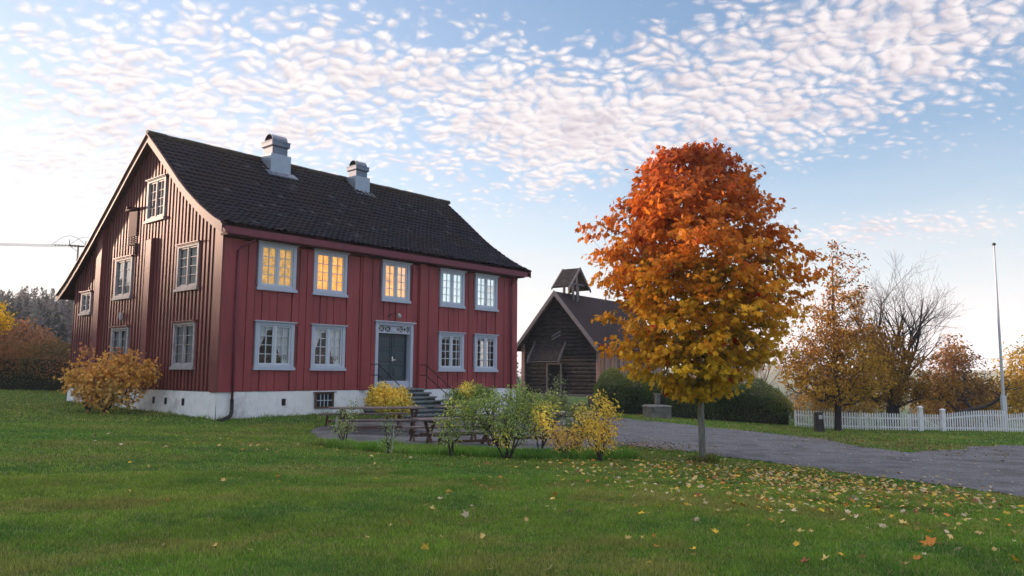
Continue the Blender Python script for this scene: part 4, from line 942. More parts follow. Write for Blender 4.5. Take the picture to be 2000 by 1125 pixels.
for x, h in ((20.53, 1.18), (21.65, 1.06)):
    p = at(x, 39.72); g = MB(); g.box(x - .10, x + .10, 39.62, 39.82, p[2] - .1, p[2] + h); w = tag(g.build('gate_post', M['white'], None, bevel=.01, loc=tuple(p)), 'taller white gate post with a small dark lantern on top' if h > 1.1 else 'shorter white square gate post on the flagpole side', 'gate post')
    g = MB(); g.hexa([(x - .13, 39.59, p[2] + h), (x + .13, 39.59, p[2] + h), (x + .13, 39.85, p[2] + h), (x - .13, 39.85, p[2] + h), (x - .04, 39.68, p[2] + h + .07), (x + .04, 39.68, p[2] + h + .07), (x + .04, 39.76, p[2] + h + .07), (x - .04, 39.76, p[2] + h + .07)]); g.build('cap', M['white'], w)
p = at(25.55, 41.0); t = thing('flagpole', tuple(p), 'tall bare white flagpole standing just behind the picket fence', 'flagpole')
g = MB(); g.tube([p, p + ZZ * 1.8, p + ZZ * 5, p + ZZ * 9.75], [.085, .075, .06, .035], 12); g.build('pole', M['pole'], t, smooth=True)
g = MB(); g.lathe(tuple(p + ZZ * 9.74), [(.03, 0), (.09, .04), (.1, .08), (.07, .13), (.02, .17)], 12); g.build('finial', M['iron'], t, smooth=True)
g = MB(); g.box(p[0] - .12, p[0] + .12, p[1] - .10, p[1] + .10, p[2] - .1, p[2] + 1.85); g.build('pole_bracket', M['pole'], t, bevel=.02)
g = MB(); g.tube([p + np.array([-.07, -.06, 1.2]), p + np.array([-.05, -.05, 9.7])], .008, 4); g.build('halyard', M['pole'], t)

# ------------------------------------------------------------ the big maple
MP = at(4.38, 18.22); maple = thing('maple_tree', tuple(MP), 'round autumn maple, red at the top and yellow below, beside the gravel road', 'tree')
r = np.random.default_rng(101); K = 1528.6 / 18.3
prof_y = np.array([778, 756, 724, 680, 620, 560, 500, 450, 400, 350, 315, 283]); horiz = 903
zL = (horiz - prof_y) / K
Lr = (1376 - np.array([1340, 1290, 1240, 1215, 1202, 1188, 1172, 1176, 1204, 1244, 1276, 1352])) / K
Rr = (np.array([1400, 1425, 1485, 1530, 1570, 1580, 1568, 1540, 1506, 1486, 1464, 1402]) - 1376) / K
def env(z, a):           # crown radius at height z and bearing a (0 = +x)
    l, q = np.interp(z, zL, Lr), np.interp(z, zL, Rr); c = np.cos(a); base = np.where(c < 0, l, q) * np.abs(c) ** 1 + (l + q) / 2 * (1 - np.abs(c))
    return base * (1 + .11 * np.sin(a * 5 + z * 2.1) + .09 * np.sin(a * 9 - z * 5.3) + .07 * np.sin(a * 3 + z * 9))
def crown_points(n, r, zlo, zhi, inner=.0, jitter=.1, envf=env):
    out = []
    while len(out) < n:
        z = r.uniform(zlo, zhi); a = r.uniform(0, 6.283); q = (inner + (1 - inner) * r.random()) ** .38; w_0 = envf(z, a); w = max(w_0 - .22 * min(1, w_0 / 1.7), .1) * (1 + .35 * max(0, 1 - (z - zL[0]) / 1.1)) * (1.10 if r.random() < .06 else 1)
        if r.random() < (w / 2.6) ** 1.2 + .12: out.append((math.cos(a) * w * q, math.sin(a) * w * q, z, a, q))
    return np.array(out)
cp_ = crown_points(1250, r, zL[0] + .0, zL[-1] - .10)
zt = zL[-1]
trunk = [MP + np.array([.0, 0, -.1]), MP + np.array([0, 0, .6]), MP + np.array([-.02, 0, 1.2]), MP + np.array([0, 0, 1.8])] + [MP + np.array([.03 * math.sin(z * 2), .03 * math.cos(z * 3), z]) for z in np.arange(2.1, zt - .8, .3)]
A, par, rd, ends = grow(trunk, MP + cp_[:, :3], r, rtip=.0035, rtrunk=.078, lift=.05)
branch_mesh('trunk', A, par, rd, M['barkpale'], maple)
nl = 20; tip = A[ends]; base = np.repeat(tip, nl, 0); outv = base - (MP + np.array([0, 0, 0])); outv[:, 2] = 0; outv /= np.linalg.norm(outv, axis=1)[:, None] + 1e-6
Pn = base + r.normal(0, 1, (len(base), 3)) * np.array([.125, .125, .06]) + outv * r.uniform(-.1, .12, (len(base), 1))
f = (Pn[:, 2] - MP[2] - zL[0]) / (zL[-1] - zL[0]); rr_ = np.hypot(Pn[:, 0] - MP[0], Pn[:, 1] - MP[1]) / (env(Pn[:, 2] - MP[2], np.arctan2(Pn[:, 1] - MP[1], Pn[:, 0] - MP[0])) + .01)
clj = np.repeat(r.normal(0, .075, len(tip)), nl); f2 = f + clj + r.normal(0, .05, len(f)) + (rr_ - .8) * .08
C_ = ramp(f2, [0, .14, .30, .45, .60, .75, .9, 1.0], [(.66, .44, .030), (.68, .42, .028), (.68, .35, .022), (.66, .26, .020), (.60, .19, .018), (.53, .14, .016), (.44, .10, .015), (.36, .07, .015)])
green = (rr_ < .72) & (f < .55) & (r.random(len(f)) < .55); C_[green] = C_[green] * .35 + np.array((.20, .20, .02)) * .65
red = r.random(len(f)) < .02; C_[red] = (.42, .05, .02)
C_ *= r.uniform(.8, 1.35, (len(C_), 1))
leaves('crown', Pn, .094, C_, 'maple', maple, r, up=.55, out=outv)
grass('trunk_grass', 2500, (MP[0] - .5, MP[0] + .5), (MP[1] - .4, MP[1] + .4), .10, .24, .008, lambda x, y, q: np.hypot(x - MP[0], y - MP[1]) < .32 + q.normal(0, .04, len(x)), lambda x, y, q: gcols(x, y, q) * .7, 'dark unmown tuft of grass round the maple trunk', 55)

# ------------------------------------------------------------ shrubs
def shrub(name, x, y, ell, nT, nl, size, stops, pal, label, cat, seed, kind='oval', stems=6, group=None, bark='barkdk', spread=.25, cl=.09, tipr=.003, r0=.015, base=None, up=.5, patch=.5):
    """ell: list of (dx, dy, z, rx, ry, rz) lobes that make up the outline"""
    q_ = .75 if 'rose' in name else 1.1 if 'shrub' in name else 1.35; nT = int(nT * q_); nl = int(nl * 1.2); size = size * (1.15 if 'shrub' in name else 1.25); pal = np.array(pal) * .9 + np.array(pal).mean(1, keepdims=True) * .1 + np.array((.012, .004, .004))
    r = np.random.default_rng(seed); p = at(x, y); t = thing(name, tuple(p), label, cat, group); E = np.array(ell, float); vol = E[:, 3] * E[:, 4] * E[:, 5]; pk = r.choice(len(E), nT, p=vol / vol.sum())
    d = r.normal(0, 1, (nT, 3)); d /= np.linalg.norm(d, axis=1)[:, None]; q = r.random(nT) ** .42
    T_ = p + E[pk, :3] + d * q[:, None] * E[pk, 3:6]; T_[:, 2] = np.maximum(T_[:, 2], p[2] + .08)
    A, pr_, B = [], [], []; base = base or [(0, 0)]
    As = []; Ps = []; Rs = []; tips = []; off = 0
    near = np.array([np.argmin([math.hypot(tx - p[0] - b[0], ty - p[1] - b[1]) for b in base]) for tx, ty in T_[:, :2]])
    stem_m = None
    for bi, b in enumerate(base):
        tt = T_[near == bi]
        if not len(tt): continue
        a = np.arctan2(tt[:, 1] - p[1] - b[1], tt[:, 0] - p[0] - b[0]); sec = ((a + math.pi + r.uniform(-.3, .3, len(a))) / (2 * math.pi) * stems).astype(int) % stems
        for s_ in range(stems):
            k = tt[sec == s_]
            if not len(k): continue
            c = k.mean(0); b0 = np.array([p[0] + b[0] + r.uniform(-.06, .06), p[1] + b[1] + r.uniform(-.06, .06), p[2] - .05]); tk = [b0, b0 * .75 + c * .25 + np.array([0, 0, .03]), b0 * .5 + c * .5 + np.array([0, 0, .05])]
            a_, p_, r_, e_ = grow(tk, k, r, step=.12, rtip=tipr, rtrunk=r0, lift=-.05); As.append(a_); Ps.append(p_); Rs.append(r_); tips.append(a_[e_])
    Vs = []; Fs = []; o = 0
    for a_, p_, r_ in zip(As, Ps, Rs):
        i = np.arange(1, len(a_)); v, f = frustums(a_[p_[i]], a_[i], np.minimum(r_[p_[i]], r_[i] * 1.4), r_[i], 4); Vs.append(v); Fs.append(f + o); o += len(v)
    np_mesh('stems', np.concatenate(Vs), np.concatenate(Fs), M[bark], t, smooth=True)
    tip = np.concatenate(tips); b = np.repeat(tip, nl, 0); P = b + r.normal(0, 1, (len(b), 3)) * np.array([cl, cl, cl * .7])
    o2 = P - p; o2[:, 2] = 0; o2 /= np.linalg.norm(o2, axis=1)[:, None] + 1e-6
    zr = (P[:, 2] - p[2]) / (E[:, 2] + E[:, 5]).max(); fz = zr * (1 - patch) + patch * (vnoise(P[:, 0] * 4 + seed, P[:, 2] * 5 + P[:, 1] * 2, seed)) + np.repeat(r.normal(0, .07, len(tip)), nl) + r.normal(0, .06, len(P))
    C = ramp(fz, stops, pal) * r.uniform(.65, 1.25, (len(P), 1)) * ((2.9 if 'green' in name or 'rose' in name else 1.8) if kind == 'oval' else 1.25); leaves('foliage', P, size, C, kind, t, r, up=up, out=o2); return t
GRN = (.075, .12, .025); DGR = (.035, .075, .022); YGR = (.22, .24, .035); YEL = (.55, .40, .035); GLD = (.55, .33, .03); ORG = (.50, .20, .03)
shrub('green_shrub', -.09, 17.4, [(-.05, 0, .95, .55, .5, .45), (-.62, .15, 1.05, .42, .4, .35), (.55, .1, 1.05, .45, .45, .38), (.2, 0, 1.35, .38, .35, .28), (-.98, .2, 1.05, .36, .3, .32), (.95, .2, 1.15, .3, .25, .28), (.05, 0, .55, .5, .4, .3), (.75, .1, .75, .35, .3, .3), (-.7, .1, .75, .32, .3, .22)], 560, 8, .042, [0, .22, .40, .55, .75, 1], [ORG, YEL, YGR, GRN, (.12, .17, .04), YGR], 'largest green shrub with yellowing lower leaves, centre of the shrub row', 'shrub', 61, stems=7)
shrub('yellow_shrub', 1.96, 17.55, [(0, 0, .55, .30, .3, .42), (.18, 0, 1.05, .24, .25, .35), (-.22, 0, .85, .26, .25, .3), (.0, .1, 1.35, .15, .15, .12), (-.45, .1, 1.05, .14, .15, .2), (.25, 0, .5, .22, .2, .3)], 170, 8, .044, [0, .5, 1], [GLD, YEL, (.40, .36, .05)], 'tall yellow-leaved shrub at the road end of the shrub row', 'shrub', 62, stems=5, spread=.2)
shrub('yellow_shrub', 1.2, 18.15, [(0, 0, .45, .42, .3, .28), (-.32, 0, .62, .18, .2, .18), (.3, .0, .35, .3, .25, .2), (.45, .1, .8, .2, .2, .2)], 110, 8, .042, [0, .5, 1], [GLD, (.5, .34, .08), (.42, .34, .06)], 'low yellow shrub between the largest green shrub and the tall yellow one', 'shrub', 63, stems=5)
shrub('rose_shrub', -1.37, 17.7, [(0, 0, .42, .26, .25, .16), (-.05, 0, .75, .22, .2, .16), (.12, 0, .58, .25, .2, .14), (.0, 0, 1.0, .10, .1, .12)], 75, 7, .045, [0, .4, .7, 1], [(.24, .24, .03), (.10, .16, .03), GRN, YGR], 'small green rose shrub in front of the crossed table legs', 'shrub', 64, stems=4)
shrub('rose_shrub', -2.76, 17.75, [(0, 0, .25, .15, .15, .18), (.02, 0, .60, .14, .14, .18), (.2, 0, .45, .12, .1, .12), (-.05, 0, .9, .08, .08, .14)], 55, 5, .036, [0, .5, 1], [(.13, .16, .05), (.07, .11, .045), (.12, .14, .06)], 'thin grey-green rose shrub tied to a white stake', 'shrub', 65, stems=3)
shrub('rose_shrub', -4.16, 19.6, [(.1, 0, .5, .28, .25, .18), (.15, 0, .85, .2, .2, .14), (.3, 0, 1.05, .1, .1, .1), (-.12, 0, .42, .16, .16, .12)], 80, 6, .042, [0, .3, .6, 1], [ORG, (.16, .16, .06), (.09, .12, .045), (.16, .19, .06)], 'sparse leggy rose shrub nearest the house, leaning on a pale stake', 'shrub', 66, stems=4)
shrub('green_shrub', 1.75, 20.6, [(0, 0, .6, .45, .4, .4)], 130, 7, .042, [0, .5, 1], [DGR, GRN, DGR], 'dark green shrub seen between the two yellow shrubs', 'shrub', 69)
for x, y, lx, h, lab in ((-4.30, 19.55, .0, .74, 'pale stake beside the leggy rose shrub'), (-2.66, 17.7, .05, .66, 'white stake tied to the thin rose shrub')):
    p = at(x, y); g = MB(); g.tube([p - ZZ * .1, p + np.array([lx, 0, h])], .009, 6); tag(g.build('garden_stake', M['palestone'], None, loc=tuple(p)), lab, 'stake')
shrub('yellow_bush', -4.35, 27.9, [(0, 0, .78, .78, .6, .50), (.22, 0, .55, .62, .6, .45), (-.25, 0, 1.05, .45, .4, .28)], 430, 8, .058, [0, .3, .6, 1], [(.10, .13, .02), (.36, .32, .03), (.50, .38, .03), (.58, .42, .035)], 'dense golden-yellow bush at the near side of the stone steps', 'bush', 67, stems=6, up=.7)
shrub('green_bush', -1.6, 31.3, [(0, 0, .9, .75, .6, .55), (-.5, 0, .7, .6, .5, .5), (.6, .3, .95, .6, .5, .35)], 420, 8, .055, [0, .4, .7, 1], [DGR, (.06, .11, .02), (.12, .16, .02), (.42, .34, .03)], 'dark green bush with yellow tips at the far side of the stone steps', 'bush', 68, stems=6, up=.7)
shrub('green_shrub', .75, 19.9, [(0, 0, .9, .5, .4, .4), (.3, .2, 1.3, .4, .4, .3), (.75, .2, 1.05, .45, .35, .25), (.45, .3, 1.7, .15, .15, .2)], 240, 6, .046, [0, .4, .7, 1], [(.10, .14, .03), (.10, .13, .05), (.06, .10, .05), (.14, .17, .06)], 'loose grey-green shrub rising behind the largest shrub', 'shrub', 70, stems=5)
# golden bush by the gable
shrub('golden_maple_bush', -14.3, 28.1, [(0, 0, 1.15, 1.05, .9, .75), (-1.0, .2, 1.35, .75, .7, .55), (.95, 0, 1.35, .75, .6, .55), (-1.35, 0, 1.0, .5, .4, .25), (-.9, 0, 2.15, .35, .3, .25), (.35, 0, 1.9, .65, .5, .35), (1.35, 0, 1.55, .45, .4, .35), (.1, 0, .55, 1.05, .7, .35), (-.6, .2, .6, .7, .6, .35)], 400, 6, .070, [0, .3, .55, .8, 1], [(.50, .38, .14), (.62, .38, .08), (.66, .36, .05), (.60, .28, .05), (.45, .18, .08)], 'broad golden-orange bush growing against the gable wall of the red house', 'bush', 71, kind='maple', stems=5, cl=.15, r0=.035, base=[(-.15, 0), (-1.0, .5)], bark='bark')

# ------------------------------------------------------------ hedges
def hedge(name, pts, w, h, n, size, pal, stops, label, seed, cat='hedge', kind='quad', hn=.25):
    r = np.random.default_rng(seed); pts = np.array(pts, float); seg = np.diff(pts, axis=0); L = np.hypot(seg[:, 0], seg[:, 1]); cum = np.concatenate([[0], np.cumsum(L)])
    s = r.uniform(0, cum[-1], n); x = np.interp(s, cum, pts[:, 0]); y = np.interp(s, cum, pts[:, 1]); k = np.clip(np.searchsorted(cum, s) - 1, 0, len(L) - 1); nx, ny = -seg[k, 1] / L[k], seg[k, 0] / L[k]
    hh = h * (1 - hn / 2 + hn * vnoise(s * 1.3, s * 0, seed) + .28 * (vnoise(s * 4, s * 0, seed + 1) - .5)) * np.clip(np.minimum(s, cum[-1] - s) / (w * .6) + .62, 0, 1)
    a = r.uniform(0, math.pi, n); q = 1 - .28 * r.random(n) ** 2; hw = w / 2 * (.75 + .5 * vnoise(s * 2.7, a * 3, seed + 2)); lx = np.cos(a) * hw * q; lz = (np.sin(a) ** .55) * hh * q + r.normal(0, .05, n)
    px, py = x + nx * lx, y + ny * lx; z = H(px, py) + np.maximum(lz, .03); P = np.stack([px, py, z], 1); o = np.stack([nx * np.cos(a), ny * np.cos(a), np.sin(a)], 1)
    p0 = at(pts[0, 0], pts[0, 1]); t = thing(name, tuple(p0), label, cat)
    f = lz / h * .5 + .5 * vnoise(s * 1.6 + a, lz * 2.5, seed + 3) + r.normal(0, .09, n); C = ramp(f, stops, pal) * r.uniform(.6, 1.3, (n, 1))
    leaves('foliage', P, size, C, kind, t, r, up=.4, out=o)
    # woody inside
    m_ = int(cum[-1] * 5); ss_ = r.uniform(.3, cum[-1] - .3, m_); bx = np.interp(ss_, cum, pts[:, 0]); by = np.interp(ss_, cum, pts[:, 1]); B = np.stack([bx, by, H(bx, by) - .05], 1); Tt = B + np.stack([r.normal(0, .3, m_), r.normal(0, .3, m_), h * r.uniform(.6, .9, m_)], 1)
    v, fc = frustums(B, Tt, np.full(m_, .03), np.full(m_, .01), 4); np_mesh('stems', v, fc, M['barkdk'], t)
    # dense shaded interior twigs
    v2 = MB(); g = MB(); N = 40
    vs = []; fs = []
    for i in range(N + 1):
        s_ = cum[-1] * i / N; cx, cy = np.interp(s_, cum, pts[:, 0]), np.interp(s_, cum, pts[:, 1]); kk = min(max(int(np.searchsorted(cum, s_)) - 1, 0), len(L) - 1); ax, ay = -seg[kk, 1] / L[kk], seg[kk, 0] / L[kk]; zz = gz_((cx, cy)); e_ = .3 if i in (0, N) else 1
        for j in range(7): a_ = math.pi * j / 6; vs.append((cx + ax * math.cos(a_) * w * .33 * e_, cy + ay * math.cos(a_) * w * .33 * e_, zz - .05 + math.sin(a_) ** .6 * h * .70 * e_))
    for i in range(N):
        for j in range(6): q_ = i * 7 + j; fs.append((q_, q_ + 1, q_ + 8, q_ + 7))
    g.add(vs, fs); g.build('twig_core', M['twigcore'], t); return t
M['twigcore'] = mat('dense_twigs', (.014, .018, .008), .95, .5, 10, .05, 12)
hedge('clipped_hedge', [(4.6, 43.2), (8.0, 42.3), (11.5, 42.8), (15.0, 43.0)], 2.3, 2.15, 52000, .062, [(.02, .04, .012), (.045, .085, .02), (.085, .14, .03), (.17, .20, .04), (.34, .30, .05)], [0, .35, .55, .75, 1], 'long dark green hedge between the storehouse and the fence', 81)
hedge('beech_hedge', [(-39, 38.5), (-31, 40.6), (-24, 41.2), (-17.5, 41.8)], 2.2, 2.3, 42000, .075, [(.04, .05, .02), (.08, .085, .025), (.17, .12, .035), (.34, .14, .06), (.42, .16, .07)], [0, .32, .52, .74, 1], 'long hedge turning rust red at its top, left of the house', 82, hn=.35)

# ------------------------------------------------------------ trees beyond the fence and hedges
def tree(name, x, y, ell, nT, nl, size, stops, pal, label, seed, trunkh, r0, group=None, kind='oval', bark='bark', cl=.22, tipr=.006, skip=None, up=.3, lift=.0, leafmask=None, trunkpts=None, upcost=1.2, thr=(.05, .015), cat='tree'):
    size = size * 1.5; nl = int(nl * 1.5); pal = np.array(pal) * (1.55, 1.5, 1.1)
    r = np.random.default_rng(seed); p = at(x, y); t = thing(name, tuple(p), label, cat, group); E = np.array(ell, float); vol = E[:, 3] * E[:, 4] * E[:, 5]; 
    if E.shape[1] > 6: vol = vol * E[:, 6]
    pk = r.choice(len(E), nT, p=vol / vol.sum()); d = r.normal(0, 1, (nT, 3)); d /= np.linalg.norm(d, axis=1)[:, None]; q = r.random(nT) ** .40
    T_ = p + E[pk, :3] + d * q[:, None] * E[pk, 3:6]; T_[:, 2] = np.maximum(T_[:, 2], p[2] + .6)
    tk = [p + np.array(q_) for q_ in trunkpts] if trunkpts else [p + np.array([.03 * math.sin(z), .02 * math.cos(z * 2), z]) for z in np.arange(-.1, trunkh, .35)]
    A, par, rd, ends = grow(tk, T_, r, step=.3, rtip=tipr, rtrunk=r0, lift=lift, upcost=upcost)
    branch_mesh('trunk', A, par, rd, M[bark], t, thr=thr)
    if nl:
        tip = A[ends]; 
        if leafmask is not None: k = leafmask(tip - p, r); tip = tip[k]
        b = np.repeat(tip, nl, 0); P = b + r.normal(0, 1, (len(b), 3)) * np.array([cl, cl, cl * .8]); o2 = P - p; o2[:, 2] = 0; o2 /= np.linalg.norm(o2, axis=1)[:, None] + 1e-6
        zr = (P[:, 2] - p[2]) / (E[:, 2] + E[:, 5]).max(); fz = zr * .6 + .4 * vnoise(P[:, 0] * 1.5 + seed, P[:, 2] * 1.8, seed) + np.repeat(r.normal(0, .07, len(tip)), nl) + r.normal(0, .05, len(P))
        C = ramp(fz, stops, pal) * r.uniform(.6, 1.3, (len(P), 1)); leaves('crown', P, size, C, kind, t, r, up=up, out=o2)
    return t
def fractal(p, r, leaders, H_, spread, depth, r0, kids=(3, 5), up=.25, wig=.07, squat=1.):
    """bare crown: leaders fan out of the bole, every limb keeps forking into finer, straighter twigs"""
    A = []; B = []; ra = []; rb = []
    def limb(a, d, L, rad, lev):
        n = max(3, int(L / (.32 if lev < 2 else .22))); q = a.copy(); d = d / np.linalg.norm(d); pts = [(q.copy(), d.copy(), rad)]
        for i in range(n):
            d = d + r.normal(0, wig, 3) + np.array([0, 0, up / n * (1.2 if lev else .6)]); d /= np.linalg.norm(d); q2 = q + d * L / n; r1 = rad * (1 - .78 * (i + 1) / n)
            A.append(q); B.append(q2); ra.append(max(rad * (1 - .78 * i / n), .0045)); rb.append(max(r1, .004)); q = q2; pts.append((q.copy(), d.copy(), r1))
        if lev < depth:
            for _ in range(r.integers(*kids) + (2 if lev == 0 else 0)):
                t = r.uniform(.22, .97); k = int(t * n); q, dd, rr = pts[k]; side = np.cross(dd, r.normal(0, 1, 3)); side /= np.linalg.norm(side) + 1e-9; a_ = r.uniform(.38, .8)
                limb(q, dd * math.cos(a_) + side * math.sin(a_), L * r.uniform(.40, .66) * (1.12 - .3 * t), rr * r.uniform(.5, .75), lev + 1)
    for k in range(leaders):
        a = 6.283 * k / leaders + r.uniform(-.3, .3); s_ = spread * r.uniform(.35, 1.1); limb(p + np.array([0, 0, r.uniform(.6, 1.5)]), np.array([math.cos(a) * s_, math.sin(a) * s_ * .8, 1.]), H_ * r.uniform(.72, 1.0) * squat, r0 * r.uniform(.4, .6), 0)
    A.append(p - ZZ * .1); B.append(p + ZZ * .8); ra.append(r0); rb.append(r0 * .85); A.append(p + ZZ * .8); B.append(p + ZZ * 1.7); ra.append(r0 * .85); rb.append(r0 * .6)
    return np.array(A), np.array(B), np.array(ra), np.array(rb)
def bare_tree(name, x, y, label, seed, group, bark, **k):
    r = np.random.default_rng(seed); p = at(x, y); t = thing(name, tuple(p), label, 'tree', group); A, B, ra, rb = fractal(p, r, **k); Vs = []; Fs = []; o = 0
    for nm, lo, hi, n in (('trunk', .02, 9, 7), ('crown', 0, .02, 3)):
        q = (rb >= lo) & (rb < hi)
        if q.any(): v, f = frustums(A[q], B[q], ra[q], rb[q], n); np_mesh(nm, v, f, M[bark], t, smooth=True)
    return t
grp = 'half-bare autumn trees by the picket fence'
tree('golden_tree', 15.5, 37.6, [(0, 0, 3.0, 2.6, 2.2, 1.9, 1.1), (-.6, 0, 4.6, 1.8, 1.6, 1.5, 1.), (.1, 0, 6.0, 1.3, 1.2, 1.6, 1.1), (.35, 0, 8.0, .7, .6, 1.5, 1.6), (1.25, 0, 6.9, .45, .5, 1.7, 1.6), (-1.5, 0, 2.4, 1.3, 1.2, .8, 1), (1.0, 0, 4.4, 1.2, 1.2, 1.3, 1.2), (-1.8, 0, 3.2, 1.2, 1.2, 1.0, 1.3), (1.5, 0, 2.6, 1.2, 1.2, .9, 1.3)], 1080, 9, .075, [0, .25, .5, .75, 1], [(.26, .19, .03), (.32, .20, .03), (.26, .14, .03), (.19, .08, .03), (.10, .05, .03)], 'tall golden-brown tree with near-bare spires in front of the fence', 91, 8.4, .17, grp, bark='barkdk', cl=.145, tipr=.009,
     leafmask=lambda q, r: r.random(len(q)) < np.interp(q[:, 2], [1, 5.5, 7.5, 10], [.95, .75, .62, .6]))
bare_tree('bare_tree', 21.2, 43.6, 'bare dark tree with a broad fan of fine twigs behind the fence', 92, grp, 'barkdk', leaders=9, H_=6.6, spread=.62, depth=3, r0=.24, kids=(4, 7), up=.22)
tree('golden_tree', 19.9, 41.6, [(0, 0, 3.0, 2.3, 1.8, 1.8), (-.2, 0, 4.7, 1.5, 1.3, 1.0), (1.8, 0, 2.2, 2.2, 1.5, .8), (-1.6, 0, 2.2, 1.6, 1.3, .9)], 520, 9, .08, [0, .3, .6, 1], [(.17, .10, .025), (.21, .12, .025), (.22, .11, .02), (.17, .07, .02)], 'brown-gold low-branching tree in front of the bare one', 93, 4.2, .2, grp, bark='barkdk', cl=.16, tipr=.009)
tree('bare_tree', 23.0, 41.8, [(1.8, 0, 2.6, 2.6, 1.2, 1.2), (0, 0, 3.0, 1.4, 1.2, 1.2), (3.6, 0, 3.2, 1.6, .8, .9)], 360, 0, .07, [0, 1], [YEL, YEL], 'leaning tree with long low bare branches reaching towards the flagpole', 94, 1.2, .16, grp, bark='barkdk', tipr=.006, thr=(.04, .02), trunkpts=[(0, 0, -.1), (.2, 0, .5), (.7, 0, .9), (1.4, 0, 1.1), (2.2, 0, 1.3)])
bg = 'autumn trees beyond the fence'
tree('copper_tree', 28.5, 50.5, [(0, 0, 3.4, 1.9, 1.6, 2.2), (-1.6, 0, 2.4, 1.6, 1.5, 1.5), (-.1, 0, 5.0, 1.1, 1, 1.2), (1.0, 0, 2.5, 1.5, 1.4, 1.5)], 480, 9, .10, [0, .4, .7, 1], [(.20, .13, .04), (.19, .11, .04), (.16, .08, .04), (.20, .10, .04)], 'copper-brown tree right behind the long bare branches', 95, 4.5, .14, bg, bark='barkdk', cl=.26)
tree('golden_tree', 35.0, 52, [(0, 0, 3.8, 3.0, 2.2, 2.6), (-2.4, 0, 2.6, 1.9, 1.8, 1.7), (2.2, 0, 3.6, 2.2, 2, 2.4), (.3, 0, 5.2, 1.6, 1.4, 1.0)], 760, 9, .11, [0, .3, .6, 1], [(.26, .19, .03), (.36, .24, .03), (.30, .20, .03), (.14, .12, .03)], 'broad golden-green tree behind the flagpole', 96, 5, .2, bg, bark='barkdk', cl=.30)
tree('golden_tree', 31.0, 54, [(0, 0, 2.3, 2.0, 1.8, 1.7), (-1.8, 0, 1.9, 1.5, 1.4, 1.2), (1.6, 0, 2.0, 1.5, 1.4, 1.2)], 420, 9, .11, [0, .5, 1], [(.24, .16, .03), (.30, .18, .03), (.25, .13, .03)], 'low glowing yellow tree left of the flagpole', 97, 3.2, .14, bg, bark='barkdk', cl=.28)
tree('golden_tree', 24.3, 58, [(0, 0, 2.0, 2.2, 1.8, 1.5), (2.4, 0, 1.8, 1.8, 1.4, 1.2), (-2.4, 0, 1.7, 1.8, 1.4, 1.1)], 360, 9, .11, [0, .5, 1], [(.25, .16, .05), (.30, .19, .05), (.26, .15, .05)], 'low sunlit yellow scrub tree seen over the gate', 98, 2.6, .12, bg, bark='barkdk', cl=.28)
M['pinkbark'] = mat('pale_pinkish_twigs', (.30, .20, .17), .9, .3, 8)
for i, (x, y, s, lab) in enumerate(((16.4, 60, 1.0, 'pinkish bare birch in the gap right of the maple'), (13.6, 57, .78, 'smaller pinkish bare birch behind the dark hedge'), (20.4, 66, .95, 'pale bare birch behind the tall golden-brown tree'))):
    bare_tree('bare_birch', x, y, lab, 110 + i, 'bare birches behind the hedge', 'pinkbark', leaders=7, H_=5.2 * s, spread=.7, depth=3, r0=.13, kids=(4, 6), up=.2)
# left side: orange trees over the hedge, a branch of yellow maple at the very edge
lg = 'autumn trees behind the beech hedge'
for i, (x, y, s, pal, lab) in enumerate(((-31.6, 50.5, 1.0, [(.20, .11, .07), (.24, .12, .075), (.26, .11, .065)], 'rust-orange tree over the beech hedge'), (-27.6, 56, .8, [(.2, .1, .05), (.30, .12, .06), (.34, .11, .05)], 'duller rust-brown tree over the beech hedge'), (-37.5, 52.5, 1.05, [(.26, .12, .07), (.33, .15, .07), (.34, .12, .07)], 'orange tree cut by the picture edge over the beech hedge'))):
    tree('orange_tree', x, y, [(0, 0, 2.5 * s, 2.2 * s, 1.8 * s, 1.3 * s)], 260, 9, .10, [0, .5, 1], pal, lab, 120 + i, 3.9 * s, .12, lg, bark='barkdk', cl=.26)
tree('yellow_maple', -27.75, 41.6, [(.0, 0, 3.7, 1.0, 1.0, .9)], 110, 9, .07, [0, .5, 1], [(.5, .3, .03), (.6, .38, .03), (.6, .4, .03)], 'yellow maple at the left edge in front of the wooded hill', 130, 4.2, .08, None, kind='maple', cl=.15)

